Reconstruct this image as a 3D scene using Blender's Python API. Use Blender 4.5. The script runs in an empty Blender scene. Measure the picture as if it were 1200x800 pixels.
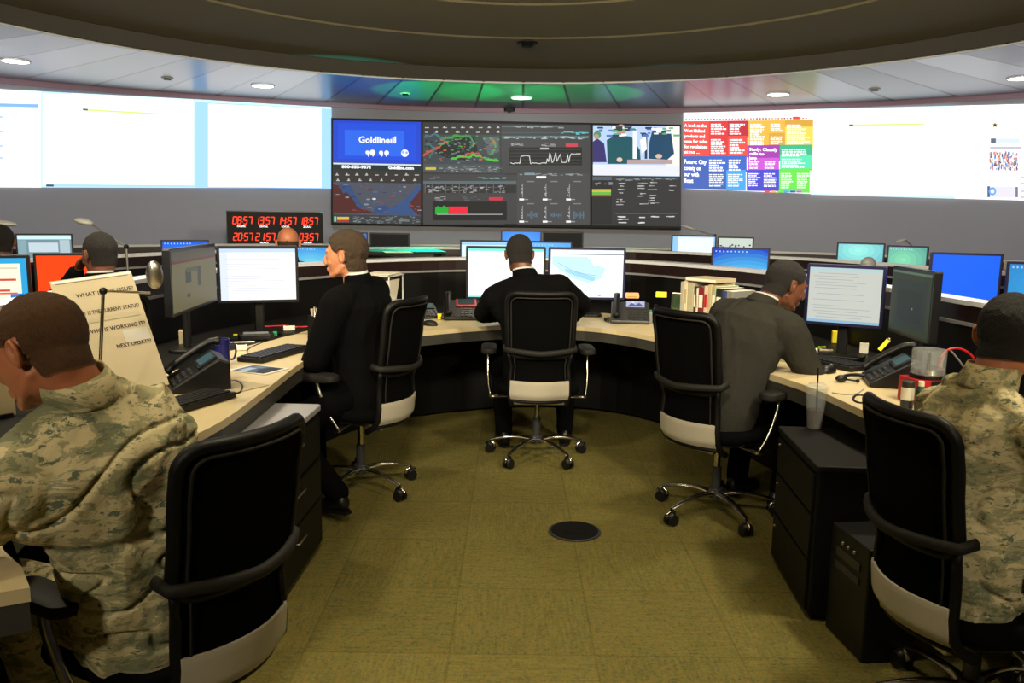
import bpy, bmesh, math, random
from mathutils import Vector, Matrix, Euler, noise
random.seed(7)
SC = bpy.context.scene
C = SC.collection
PI = math.pi
R = math.radians

# ------------------------------------------------------------------ camera
F = 970.0; H = 1.5; PITCH = math.atan(152/970); ROLL = R(0.8)
_fw = Vector((0, math.cos(PITCH), -math.sin(PITCH))); _r0 = Vector((1, 0, 0)); _u0 = Vector((0, math.sin(PITCH), math.cos(PITCH)))
RT = _r0*math.cos(ROLL)+_u0*math.sin(ROLL); UP = -_r0*math.sin(ROLL)+_u0*math.cos(ROLL)
cam = bpy.data.cameras.new('camera'); camo = bpy.data.objects.new('camera', cam); C.objects.link(camo)
cam.sensor_fit = 'HORIZONTAL'; cam.sensor_width = 36; cam.lens = F/1200*36; cam.clip_start = .05; cam.clip_end = 100
mw = Matrix.Identity(4)
for i in range(3):
    mw[i][0] = RT[i]; mw[i][1] = UP[i]; mw[i][2] = -_fw[i]
mw[2][3] = H
camo.matrix_world = mw
SC.camera = camo

def ray(x, y): return _fw + RT*((x-600)/F) + UP*((400-y)/F)
def atz(x, y, z):
    d = ray(x, y); t = (z-H)/d.z; return Vector((d.x*t, d.y*t, z))
def aty(x, y, Y):
    d = ray(x, y); t = Y/d.y; return Vector((d.x*t, Y, H+d.z*t))
WC = (0.0, 3.3); WR = 9.7
def onwall(x, y, off=0.0, cx=WC[0], cy=WC[1]):
    rr = WR-off
    d = ray(x, y); a = d.x**2+d.y**2; b = -2*(d.x*cx+d.y*cy); cc = cx*cx+cy*cy-rr*rr
    t = (-b+math.sqrt(b*b-4*a*cc))/(2*a); return Vector((d.x*t, d.y*t, H+d.z*t))

# ------------------------------------------------------------------ materials
def s2l(c): return tuple((v/12.92 if v <= .04045 else ((v+.055)/1.055)**2.4) for v in c)
def rgb(r, g, b): return s2l((r/255, g/255, b/255))
def mat(name, col, rough=.6, metal=0.0, bump=0, bscale=200, var=0, vscale=30, spec=.5, trans=0, emit=None, es=0, coat=0):
    m = bpy.data.materials.new(name); m.use_nodes = True
    nt = m.node_tree; b = nt.nodes['Principled BSDF']
    b.inputs['Base Color'].default_value = (*col, 1); b.inputs['Roughness'].default_value = rough
    b.inputs['Metallic'].default_value = metal; b.inputs['Specular IOR Level'].default_value = spec
    b.inputs['Transmission Weight'].default_value = trans; b.inputs['Coat Weight'].default_value = coat
    if emit: b.inputs['Emission Color'].default_value = (*emit, 1); b.inputs['Emission Strength'].default_value = es
    if bump or var:
        tc = nt.nodes.new('ShaderNodeTexCoord'); n = nt.nodes.new('ShaderNodeTexNoise')
        n.inputs['Scale'].default_value = vscale; n.inputs['Detail'].default_value = 4
        nt.links.new(tc.outputs['Object'], n.inputs['Vector'])
        if var:
            mx = nt.nodes.new('ShaderNodeMix'); mx.data_type = 'RGBA'
            nt.links.new(n.outputs['Fac'], mx.inputs['Factor'])
            mx.inputs['A'].default_value = (*[max(0, c*(1-var)) for c in col], 1); mx.inputs['B'].default_value = (*[min(1, c*(1+var)) for c in col], 1)
            nt.links.new(mx.outputs['Result'], b.inputs['Base Color'])
        if bump:
            n2 = nt.nodes.new('ShaderNodeTexNoise'); n2.inputs['Scale'].default_value = bscale; n2.inputs['Detail'].default_value = 3
            nt.links.new(tc.outputs['Object'], n2.inputs['Vector'])
            bp = nt.nodes.new('ShaderNodeBump'); bp.inputs['Strength'].default_value = bump; bp.inputs['Distance'].default_value = .01
            nt.links.new(n2.outputs['Fac'], bp.inputs['Height']); nt.links.new(bp.outputs['Normal'], b.inputs['Normal'])
    return m

M = {}
M['wall'] = mat('grey wall paint', rgb(146, 147, 157), .85, bump=.05, bscale=60, var=.04, vscale=2)
M['trimm'] = mat('mauve trim paint', rgb(152, 122, 140), .6, var=.06, vscale=3)
M['plaster'] = mat('brown plaster', rgb(134, 124, 94), .9, bump=.3, bscale=90, var=.1, vscale=1.2)
M['plaster_d'] = mat('dark plaster edge', rgb(66, 62, 56), .9, bump=.3, bscale=90, var=.1, vscale=3)
M['metal_l'] = mat('white metal', rgb(205, 205, 200), .4)
M['black'] = mat('black laminate', rgb(9, 8, 8), .55, var=.2, vscale=4, spec=.25)
M['blackpl'] = mat('black plastic', rgb(16, 16, 17), .42, spec=.35, bump=.05, bscale=300)
M['bezel'] = mat('monitor black bezel', rgb(16, 16, 20), .35)
M['bezelblue'] = mat('monitor dark blue bezel', rgb(22, 24, 66), .35)
M['desk'] = mat('tan laminate', rgb(206, 188, 146), .42, var=.06, vscale=12, spec=.5)
M['deskedge'] = mat('grey desk edging', rgb(56, 54, 48), .55)
M['rail'] = mat('grey rail', rgb(130, 130, 132), .4)
M['ledge'] = mat('pale ledge laminate', rgb(212, 212, 216), .22)
M['maroon'] = mat('dark red wood', rgb(30, 14, 12), .4, var=.25, vscale=20)
M['chrome'] = mat('polished aluminium', rgb(215, 210, 200), .18, metal=1)
M['alu'] = mat('satin aluminium', rgb(190, 186, 176), .35, metal=1)
M['chairblk'] = mat('black nylon', rgb(11, 10, 10), .5, bump=.08, bscale=250, spec=.25)
M['chairrim'] = mat('dark grey frame plastic', rgb(30, 28, 25), .65, spec=.25)
M['panel'] = mat('light grey chair shell', rgb(176, 168, 150), .5)
M['seatfab'] = mat('black seat fabric', rgb(7, 7, 7), .95, spec=.05, bump=.4, bscale=600)
M['suit'] = mat('black suit wool', rgb(9, 9, 10), .9, spec=.06, bump=.3, bscale=500, var=.3, vscale=6)
M['greysuit'] = mat('grey suit wool', rgb(48, 47, 42), .9, spec=.06, bump=.35, bscale=450, var=.35, vscale=140)
M['trouser'] = mat('black trouser wool', rgb(7, 7, 8), .95, spec=.05)
M['shoe'] = mat('black shoe leather', rgb(10, 10, 10), .4)
M['shirt'] = mat('white shirt', rgb(190, 190, 190), .8)
M['skin1'] = mat('light skin', rgb(196, 128, 92), .5, bump=.08, bscale=180, var=.12, vscale=30)
M['skin2'] = mat('brown skin', rgb(104, 62, 42), .45, bump=.08, bscale=180, var=.12, vscale=30)
M['skin3'] = mat('tan skin', rgb(176, 108, 74), .5, bump=.08, bscale=180, var=.12, vscale=30)
M['hairb'] = mat('short brown hair', rgb(92, 60, 30), .75, bump=.9, bscale=420, var=.45, vscale=90)
M['hairg'] = mat('greying fair brown hair', rgb(60, 43, 25), .7, bump=.9, bscale=260, var=.5, vscale=70)
M['hairk'] = mat('black cropped hair', rgb(24, 19, 16), .75, bump=.9, bscale=420, var=.4, vscale=90)
M['darkpl'] = mat('dark grey plastic', rgb(48, 48, 50), .4)
M['greypl'] = mat('grey plastic', rgb(128, 128, 128), .45)
M['palegrey'] = mat('pale grey laminate', rgb(168, 168, 174), .38, var=.1, vscale=10)
M['paper'] = mat('white paper', rgb(232, 226, 208), .8)
M['cream'] = mat('cream card', rgb(176, 163, 134), .75)
M['yellow'] = mat('yellow paper', rgb(238, 214, 40), .7)
M['red'] = mat('red plastic', rgb(176, 28, 34), .35)
M['green'] = mat('green plastic', rgb(30, 150, 90), .4)
M['blue'] = mat('dark blue ceramic', rgb(24, 26, 88), .3)
M['amber'] = mat('orange plastic', rgb(214, 120, 40), .5)
M['silver'] = mat('silver disc', rgb(200, 200, 205), .15, metal=1)
M['ink'] = mat('black ink', rgb(24, 22, 22), .8)
M['glass'] = mat('clear plastic', (.95, .95, .95), .05, trans=1)
def clear_plastic():
    m = mat('clear thin plastic', (.6, .64, .64), .12); m.node_tree.nodes['Principled BSDF'].inputs['Alpha'].default_value = .13; return m
M['clearpl'] = clear_plastic()
M['drink'] = mat('iced tea', rgb(96, 60, 24), .1, trans=.6)
M['keys'] = mat('keyboard keys', rgb(34, 34, 36), .35)
M['lampglow'] = mat('lit lamp lens', rgb(255, 250, 240), .5, emit=(1, .95, .85), es=9)

def attr_emit(name, strength, base=.006, rough=.45, spec=.12):
    m = bpy.data.materials.new(name); m.use_nodes = True; nt = m.node_tree; b = nt.nodes['Principled BSDF']
    a = nt.nodes.new('ShaderNodeAttribute'); a.attribute_name = 'Col'
    b.inputs['Base Color'].default_value = (base, base, base, 1); b.inputs['Roughness'].default_value = rough
    b.inputs['Specular IOR Level'].default_value = spec
    nt.links.new(a.outputs['Color'], b.inputs['Emission Color']); b.inputs['Emission Strength'].default_value = strength
    return m
M['screen'] = attr_emit('lit monitor picture', 1.1)
M['screendim'] = attr_emit('dim monitor picture', .9)
M['wallscreen'] = attr_emit('lit projected picture', 1.35, .02, .8, .1)
M['videowall'] = attr_emit('lit video wall picture', .95, .01, .5, .2)
M['led'] = attr_emit('lit red digits', 1.6)

def printed(name, rough=.8):
    m = bpy.data.materials.new(name); m.use_nodes = True; nt = m.node_tree; b = nt.nodes['Principled BSDF']
    a = nt.nodes.new('ShaderNodeAttribute'); a.attribute_name = 'Col'
    b.inputs['Roughness'].default_value = rough
    nt.links.new(a.outputs['Color'], b.inputs['Base Color']); return m
M['print'] = printed('printed card')

def camo_mat(name, dark=0.0):
    m = bpy.data.materials.new(name); m.use_nodes = True; nt = m.node_tree; b = nt.nodes['Principled BSDF']
    b.inputs['Roughness'].default_value = .9; b.inputs['Specular IOR Level'].default_value = .15
    tc = nt.nodes.new('ShaderNodeTexCoord'); mp = nt.nodes.new('ShaderNodeMapping')
    mp.inputs['Scale'].default_value = (1, 1, 2.2); mp.inputs['Rotation'].default_value = (.35, .25, .4)
    nt.links.new(tc.outputs['Object'], mp.inputs['Vector'])
    def nz(scale, det, dis, rough=.6):
        n = nt.nodes.new('ShaderNodeTexNoise'); n.inputs['Scale'].default_value = scale; n.inputs['Detail'].default_value = det; n.inputs['Distortion'].default_value = dis; n.inputs['Roughness'].default_value = rough
        nt.links.new(mp.outputs['Vector'], n.inputs['Vector']); return n.outputs['Fac']
    n1, n0 = nz(8, 6, .5, .7), nz(19, 4, .3, .7)
    r = nt.nodes.new('ShaderNodeValToRGB'); cr = r.color_ramp; cr.interpolation = 'CONSTANT'
    cols = [(0, rgb(124, 126, 98)), (.42, rgb(160, 154, 118)), (.50, rgb(204, 190, 148)), (.60, rgb(154, 152, 120)), (.66, rgb(214, 200, 156))]
    cr.elements[0].position = 0; cr.elements[0].color = (*cols[0][1], 1); cr.elements[1].position = cols[1][0]; cr.elements[1].color = (*cols[1][1], 1)
    for p, c in cols[2:]:
        e = cr.elements.new(p); e.color = (*c, 1)
    nt.links.new(n1, r.inputs['Fac'])
    gt = nt.nodes.new('ShaderNodeMath'); gt.operation = 'GREATER_THAN'; nt.links.new(n0, gt.inputs[0]); gt.inputs[1].default_value = .60
    mx = nt.nodes.new('ShaderNodeMix'); mx.data_type = 'RGBA'; nt.links.new(gt.outputs[0], mx.inputs['Factor']); nt.links.new(r.outputs['Color'], mx.inputs['A']); mx.inputs['B'].default_value = (*rgb(106, 112, 94), 1)
    nt.links.new(mx.outputs['Result'], b.inputs['Base Color'])
    n2 = nt.nodes.new('ShaderNodeTexNoise'); n2.inputs['Scale'].default_value = 14; n2.inputs['Detail'].default_value = 7; n2.inputs['Distortion'].default_value = .6
    nt.links.new(tc.outputs['Object'], n2.inputs['Vector'])
    bp = nt.nodes.new('ShaderNodeBump'); bp.inputs['Strength'].default_value = .5; bp.inputs['Distance'].default_value = .02
    nt.links.new(n2.outputs['Fac'], bp.inputs['Height']); nt.links.new(bp.outputs['Normal'], b.inputs['Normal'])
    return m
M['eye'] = mat('eye', rgb(150, 146, 140), .2)
M['camo'] = camo_mat('digital tiger stripe camouflage cloth')

def ceiling_mat():
    m = bpy.data.materials.new('brushed metal ceiling panels'); m.use_nodes = True; nt = m.node_tree; b = nt.nodes['Principled BSDF']
    b.inputs['Metallic'].default_value = .45; b.inputs['Roughness'].default_value = .33
    tc = nt.nodes.new('ShaderNodeTexCoord'); sp = nt.nodes.new('ShaderNodeSeparateXYZ'); nt.links.new(tc.outputs['Object'], sp.inputs[0])
    def mth(op, a, bb=None):
        n = nt.nodes.new('ShaderNodeMath'); n.operation = op
        for i, v in enumerate((a, bb)):
            if v is None: continue
            if isinstance(v, (int, float)): n.inputs[i].default_value = v
            else: nt.links.new(v, n.inputs[i])
        return n.outputs[0]
    ang = mth('ARCTAN2', sp.outputs['Y'], sp.outputs['X'])
    k = mth('MULTIPLY', mth('ADD', ang, .009), 64/(2*PI))
    fr = mth('FRACT', mth('ADD', k, 100)); idx = mth('FLOOR', mth('ADD', k, 100))
    d = mth('ABSOLUTE', mth('SUBTRACT', fr, .5))
    seam = mth('GREATER_THAN', d, .472)
    wn = nt.nodes.new('ShaderNodeTexWhiteNoise'); wn.noise_dimensions = '1D'; nt.links.new(idx, wn.inputs['W'])
    rad = mth('SQRT', mth('ADD', mth('POWER', sp.outputs['X'], 2), mth('POWER', sp.outputs['Y'], 2)))
    mx = nt.nodes.new('ShaderNodeMix'); mx.data_type = 'RGBA'; nt.links.new(wn.outputs['Value'], mx.inputs['Factor'])
    mx.inputs['A'].default_value = (*rgb(104, 108, 118), 1); mx.inputs['B'].default_value = (*rgb(134, 138, 146), 1)
    m2 = nt.nodes.new('ShaderNodeMix'); m2.data_type = 'RGBA'; nt.links.new(seam, m2.inputs['Factor'])
    nt.links.new(mx.outputs['Result'], m2.inputs['A']); m2.inputs['B'].default_value = (*rgb(40, 40, 42), 1)
    nt.links.new(m2.outputs['Result'], b.inputs['Base Color'])
    rg = mth('ADD', mth('MULTIPLY', wn.outputs['Value'], .14), .27); nt.links.new(rg, b.inputs['Roughness'])
    return m
M['ceil'] = ceiling_mat()

def carpet_mat():
    m = bpy.data.materials.new('olive brown carpet tiles'); m.use_nodes = True; nt = m.node_tree; b = nt.nodes['Principled BSDF']
    b.inputs['Roughness'].default_value = .95; b.inputs['Specular IOR Level'].default_value = .1
    tc = nt.nodes.new('ShaderNodeTexCoord'); sp = nt.nodes.new('ShaderNodeSeparateXYZ'); nt.links.new(tc.outputs['Object'], sp.inputs[0])
    def mth(op, a, bb=None):
        n = nt.nodes.new('ShaderNodeMath'); n.operation = op
        for i, v in enumerate((a, bb)):
            if v is None: continue
            if isinstance(v, (int, float)): n.inputs[i].default_value = v
            else: nt.links.new(v, n.inputs[i])
        return n.outputs[0]
    u = mth('MULTIPLY', mth('ADD', sp.outputs['X'], 40.2), 2.0); v = mth('MULTIPLY', mth('ADD', sp.outputs['Y'], 40.36), 2.0)
    fu, fv = mth('FLOOR', u), mth('FLOOR', v)
    chk = mth('MODULO', mth('ADD', fu, fv), 2.0)
    cid = mth('ADD', mth('MULTIPLY', fu, 7.13), mth('MULTIPLY', fv, 3.71))
    wn = nt.nodes.new('ShaderNodeTexWhiteNoise'); wn.noise_dimensions = '1D'; nt.links.new(cid, wn.inputs['W'])
    def streak(sx, sy):
        mp = nt.nodes.new('ShaderNodeMapping'); mp.inputs['Scale'].default_value = (sx, sy, 1)
        nt.links.new(tc.outputs['Object'], mp.inputs['Vector'])
        n = nt.nodes.new('ShaderNodeTexNoise'); n.inputs['Scale'].default_value = 1; n.inputs['Detail'].default_value = 3
        nt.links.new(mp.outputs['Vector'], n.inputs['Vector']); return n.outputs['Fac']
    a, c = streak(90, 8), streak(8, 90)
    mx = nt.nodes.new('ShaderNodeMix'); mx.data_type = 'FLOAT'; nt.links.new(chk, mx.inputs['Factor']); nt.links.new(a, mx.inputs['A']); nt.links.new(c, mx.inputs['B'])
    n3 = nt.nodes.new('ShaderNodeTexNoise'); n3.inputs['Scale'].default_value = 160; n3.inputs['Detail'].default_value = 2; nt.links.new(tc.outputs['Object'], n3.inputs['Vector'])
    s = mth('ADD', mth('ADD', mth('MULTIPLY', mx.outputs['Result'], .65), .12), mth('MULTIPLY', n3.outputs['Fac'], .7))
    s = mth('ADD', s, mth('MULTIPLY', wn.outputs['Value'], .16))
    r = nt.nodes.new('ShaderNodeValToRGB'); nt.links.new(mth('SUBTRACT', s, .35), r.inputs['Fac'])
    r.color_ramp.elements[0].position = .22; r.color_ramp.elements[0].color = (*rgb(62, 58, 28), 1)
    r.color_ramp.elements[1].position = .88; r.color_ramp.elements[1].color = (*rgb(124, 114, 64), 1)
    # joints
    ju = mth('ABSOLUTE', mth('SUBTRACT', mth('FRACT', u), .5)); jv = mth('ABSOLUTE', mth('SUBTRACT', mth('FRACT', v), .5))
    j = mth('GREATER_THAN', mth('MAXIMUM', ju, jv), .492)
    m2 = nt.nodes.new('ShaderNodeMix'); m2.data_type = 'RGBA'; nt.links.new(mth('MULTIPLY', j, .25), m2.inputs['Factor'])
    n4 = nt.nodes.new('ShaderNodeTexNoise'); n4.inputs['Scale'].default_value = 75; n4.inputs['Detail'].default_value = 3; nt.links.new(tc.outputs['Object'], n4.inputs['Vector'])
    fl_ = nt.nodes.new('ShaderNodeValToRGB'); nt.links.new(n4.outputs['Color'], fl_.inputs['Fac']); el = fl_.color_ramp.elements
    el[0].position = .35; el[0].color = (*rgb(60, 62, 58), 1); el[1].position = .65; el[1].color = (*rgb(136, 98, 52), 1); e_ = el.new(.5); e_.color = (*rgb(104, 104, 46), 1)
    m3 = nt.nodes.new('ShaderNodeMix'); m3.data_type = 'RGBA'; m3.inputs['Factor'].default_value = .38; nt.links.new(r.outputs['Color'], m3.inputs['A']); nt.links.new(fl_.outputs['Color'], m3.inputs['B'])
    nt.links.new(m3.outputs['Result'], m2.inputs['A'])
    m2.inputs['B'].default_value = (*rgb(50, 44, 26), 1)
    nt.links.new(m2.outputs['Result'], b.inputs['Base Color'])
    bp = nt.nodes.new('ShaderNodeBump'); bp.inputs['Strength'].default_value = .5; bp.inputs['Distance'].default_value = .006
    nt.links.new(n3.outputs['Fac'], bp.inputs['Height']); nt.links.new(bp.outputs['Normal'], b.inputs['Normal'])
    return m
M['carpet'] = carpet_mat()

# ------------------------------------------------------------------ object helpers
def obj(name, bm, m, parent=None, smooth=False, bevel=0, subsurf=0, ang=40):
    me = bpy.data.meshes.new(name)
    if isinstance(bm, bmesh.types.BMesh):
        bmesh.ops.recalc_face_normals(bm, faces=bm.faces) if not getattr(bm, '_keep', False) else None
        bm.to_mesh(me); bm.free()
    else: me = bm
    o = bpy.data.objects.new(name, me); C.objects.link(o)
    ms = m if isinstance(m, (list, tuple)) else [m]
    if not me.materials:
        for x in ms: me.materials.append(M[x] if isinstance(x, str) else x)
    if smooth:
        for p in me.polygons: p.use_smooth = True
        if smooth == 'auto':
            try: me.set_sharp_from_angle(angle=R(ang))
            except Exception: pass
    if parent: o.parent = parent
    if bevel:
        b = o.modifiers.new('b', 'BEVEL'); b.width = bevel; b.segments = 2; b.limit_method = 'ANGLE'; b.angle_limit = R(40)
    if subsurf:
        s = o.modifiers.new('s', 'SUBSURF'); s.levels = s.render_levels = subsurf
    return o
def tag(o, label, cat, group=None, kind=None):
    if label: o['label'] = label
    if cat: o['category'] = cat
    if group: o['group'] = group
    if kind: o['kind'] = kind
    return o
def thing(name, label, cat, loc=(0, 0, 0), rz=0, group=None, rot=None):
    o = bpy.data.objects.new(name, None); C.objects.link(o); o.location = loc
    o.rotation_euler = rot if rot else (0, 0, rz); o.empty_display_size = .1
    return tag(o, label, cat, group)
def struct(name, bm, m, **k):
    o = obj(name, bm, m, **k); o['kind'] = 'structure'; return o
def kids(o): return [c for c in bpy.data.objects if c.parent == o]
def copy_tree(o, parent=None):
    c = o.copy(); C.objects.link(c)
    if parent: c.parent = parent
    for ch in kids(o): copy_tree(ch, c)
    return c
B = bmesh.new
def TM(loc=(0, 0, 0), rot=(0, 0, 0), sc=(1, 1, 1)):
    return Matrix.Translation(Vector(loc)) @ Euler(rot).to_matrix().to_4x4() @ Matrix.Diagonal((*sc, 1))
def box(bm, c, s, rot=(0, 0, 0), mi=0):
    r = bmesh.ops.create_cube(bm, size=1, matrix=TM(c, rot, s))
    for v in r['verts']:
        for f in v.link_faces: f.material_index = mi
    return r['verts']
def cyl(bm, c, r, h, rot=(0, 0, 0), seg=24, r2=None, mi=0, caps=True):
    q = bmesh.ops.create_cone(bm, cap_ends=caps, segments=seg, radius1=r, radius2=r if r2 is None else r2, depth=h, matrix=TM(c, rot))
    for v in q['verts']:
        for f in v.link_faces: f.material_index = mi
    return q['verts']
def usph(bm, m, nu=20, nv=12, mi=0):
    top = bm.verts.new(m @ Vector((0, 0, 1))); bot = bm.verts.new(m @ Vector((0, 0, -1))); rings = []
    for j in range(1, nv):
        a = PI*j/nv; rings.append([bm.verts.new(m @ Vector((math.sin(a)*math.cos(2*PI*k/nu), math.sin(a)*math.sin(2*PI*k/nu), math.cos(a)))) for k in range(nu)])
    F_ = []
    for k in range(nu):
        F_.append(bm.faces.new((top, rings[0][k], rings[0][(k+1) % nu]))); F_.append(bm.faces.new((rings[-1][(k+1) % nu], rings[-1][k], bot)))
    for a, b in zip(rings[:-1], rings[1:]):
        for k in range(nu): F_.append(bm.faces.new((a[k], b[k], b[(k+1) % nu], a[(k+1) % nu])))
    for f in F_: f.material_index = mi
def sph(bm, c, s, rot=(0, 0, 0), seg=20, mi=0):
    if isinstance(s, (int, float)): s = (s, s, s)
    return usph(bm, TM(c, rot, s), seg, max(8, seg//2), mi)
def frame_for(d, hint=None):
    d = d.normalized(); h = Vector(hint) if hint else Vector((0, 0, 1))
    if abs(d.dot(h)) > .97: h = Vector((0, 1, 0)) if abs(d.y) < .9 else Vector((1, 0, 0))
    x = d.cross(h).normalized(); y = x.cross(d).normalized(); return x, y
def tube(bm, pts, rad, seg=12, closed=False, mi=0, flat=None, hint=None):
    pts = [Vector(p) for p in pts]; n = len(pts); rings = []
    for i, p in enumerate(pts):
        if closed: d = pts[(i+1) % n]-pts[i-1]
        else: d = pts[min(i+1, n-1)]-pts[max(i-1, 0)]
        x, y = frame_for(d, hint)
        rr = rad[i] if isinstance(rad, (list, tuple)) else rad
        a, b = (rr, rr) if flat is None else (rr, rr*flat)
        rings.append([bm.verts.new(p+x*(a*math.cos(2*PI*k/seg))+y*(b*math.sin(2*PI*k/seg))) for k in range(seg)])
    m = n if closed else n-1
    for i in range(m):
        r1, r2 = rings[i], rings[(i+1) % n]
        for k in range(seg):
            f = bm.faces.new((r1[k], r1[(k+1) % seg], r2[(k+1) % seg], r2[k])); f.material_index = mi; f.smooth = True
    if not closed:
        for rg in (rings[0], rings[-1]):
            f = bm.faces.new(rg); f.material_index = mi
def smooth_pts(pts, n=8, closed=False):
    pts = [Vector(p) for p in pts]; out = []; m = len(pts)
    rng = m if closed else m-1
    for i in range(rng):
        p0 = pts[i-1] if (i > 0 or closed) else pts[0]*2-pts[1]
        p1 = pts[i]; p2 = pts[(i+1) % m]; p3 = pts[(i+2) % m] if (closed or i+2 < m) else p2*2-p1
        for k in range(n):
            t = k/n; out.append(.5*((2*p1)+(p2-p0)*t+(2*p0-5*p1+4*p2-p3)*t*t+(3*p1-p0-3*p2+p3)*t**3))
    if not closed: out.append(pts[-1])
    return out
def prism(bm, pts2, z0, z1, mi=0):
    lo = [bm.verts.new((p[0], p[1], z0)) for p in pts2]; hi = [bm.verts.new((p[0], p[1], z1)) for p in pts2]; n = len(pts2)
    fs = [bm.faces.new(lo[::-1]), bm.faces.new(hi)]
    for i in range(n): fs.append(bm.faces.new((lo[i], lo[(i+1) % n], hi[(i+1) % n], hi[i])))
    for f in fs: f.material_index = mi
def strip(bm, A, Bp, z0, z1, mi=0):
    """solid band between polylines A and Bp (equal length), from z0 to z1"""
    n = len(A); vs = []
    for a, b in zip(A, Bp): vs.append([bm.verts.new((a[0], a[1], z0)), bm.verts.new((b[0], b[1], z0)), bm.verts.new((b[0], b[1], z1)), bm.verts.new((a[0], a[1], z1))])
    for i in range(n-1):
        for k in range(4):
            f = bm.faces.new((vs[i][k], vs[i+1][k], vs[i+1][(k+1) % 4], vs[i][(k+1) % 4])); f.material_index = mi
    bm.faces.new(vs[0]).material_index = mi; bm.faces.new(vs[-1][::-1]).material_index = mi
def offset2(P, d):
    out = []; n = len(P)
    for i in range(n):
        a = P[max(0, i-1)]; b = P[min(n-1, i+1)]; t = Vector((b[0]-a[0], b[1]-a[1])).normalized()
        out.append((P[i][0]-t.y*d, P[i][1]+t.x*d))
    return out
def rrect(w, h, r, n=5):
    o = []
    for cx, cy, a0 in ((w/2-r, h/2-r, 0), (-w/2+r, h/2-r, 90), (-w/2+r, -h/2+r, 180), (w/2-r, -h/2+r, 270)):
        for k in range(n+1):
            a = R(a0+90*k/n); o.append((cx+r*math.cos(a), cy+r*math.sin(a)))
    return o
def rbox(bm, c, s, r=.01, rot=(0, 0, 0), mi=0):
    """box rounded in plan"""
    P = rrect(s[0], s[1], min(r, s[0]/2-1e-4, s[1]/2-1e-4)); m = TM(c, rot)
    b0 = len(bm.verts); lo = [bm.verts.new(m @ Vector((x, y, -s[2]/2))) for x, y in P]; hi = [bm.verts.new(m @ Vector((x, y, s[2]/2))) for x, y in P]; n = len(P)
    fs = [bm.faces.new(lo[::-1]), bm.faces.new(hi)]
    for i in range(n): fs.append(bm.faces.new((lo[i], lo[(i+1) % n], hi[(i+1) % n], hi[i])))
    for f in fs: f.material_index = mi

_tc = {}
def text_geo(s, font_scale=1.0, bold=0.0):
    """flat triangles/polys of a word, height about 1"""
    key = (s, bold)
    if key in _tc: return _tc[key]
    cu = bpy.data.curves.new('t', 'FONT'); cu.body = s; cu.size = 1.0; cu.resolution_u = 2; cu.offset = bold; cu.align_x = 'LEFT'
    o = bpy.data.objects.new('t', cu); C.objects.link(o)
    dg = bpy.context.evaluated_depsgraph_get(); e = o.evaluated_get(dg); me = e.to_mesh()
    vs = [v.co.copy() for v in me.vertices]; fs = [tuple(p.vertices) for p in me.polygons]
    e.to_mesh_clear(); bpy.data.objects.remove(o); bpy.data.curves.remove(cu)
    w = max([v.x for v in vs] or [1]); _tc[key] = (vs, fs, w); return _tc[key]

class Pic:
    """flat picture content laid out in (u, v); fn(u, v, depth) gives the place on the surface"""
    def __init__(s, fn, du=1e9, step=.0004, lin=True):
        s.fn = fn; s.du = du; s.step = step; s.k = 0; s.v = []; s.f = []; s.c = []
    def _add(s, pts, faces, col):
        b = len(s.v); s.v += pts
        for f in faces: s.f.append(tuple(b+i for i in f)); s.c.append(col)
    def nxt(s): s.k += 1; return s.k*s.step
    def rect(s, u0, v0, u1, v1, col, d=None, slant=0):
        d = s.nxt() if d is None else d
        n = max(1, math.ceil(abs(u1-u0)/s.du)); P = []
        for i in range(n+1):
            u = u0+(u1-u0)*i/n; P += [s.fn(u, v0+slant*(u-u0), d), s.fn(u, v1+slant*(u-u0), d)]
        s._add(P, [(2*i, 2*i+2, 2*i+3, 2*i+1) for i in range(n)], col)
    def quad(s, pts, col, d=None):
        d = s.nxt() if d is None else d
        s._add([s.fn(u, v, d) for u, v in pts], [tuple(range(len(pts)))], col)
    def text(s, t, u, v, h, col, w=None, vs=-1, slant=0, bold=.01, d=None):
        d = s.nxt() if d is None else d
        vv, ff, tw = text_geo(t, bold=bold); k = h/.72; kx = k if w is None else w/tw
        s._add([s.fn(u+p.x*kx, v+vs*-1*0+(-p.y*k if vs < 0 else p.y*k)+slant*p.x*kx, d) for p in vv], ff, col)
    def line(s, pts, w, col, d=None):
        d = s.nxt() if d is None else d
        for (a, b), (c, e) in zip(pts[:-1], pts[1:]):
            t = Vector((c-a, e-b)); 
            if t.length < 1e-9: continue
            n = Vector((-t.y, t.x)).normalized()*w/2
            s._add([s.fn(a+n.x, b+n.y, d), s.fn(c+n.x, e+n.y, d), s.fn(c-n.x, e-n.y, d), s.fn(a-n.x, b-n.y, d)], [(0, 1, 2, 3)], col)
    def build(s, name, m, parent=None):
        me = bpy.data.meshes.new(name); me.from_pydata([tuple(p) for p in s.v], [], s.f); me.update()
        at = me.color_attributes.new('Col', 'FLOAT_COLOR', 'CORNER')
        for p, c in zip(me.polygons, s.c):
            for li in p.loop_indices: at.data[li].color = (*c, 1)
        o = bpy.data.objects.new(name, me); C.objects.link(o); me.materials.append(M[m])
        if parent: o.parent = parent
        return o
WHITE = (1, 1, 1)
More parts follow.
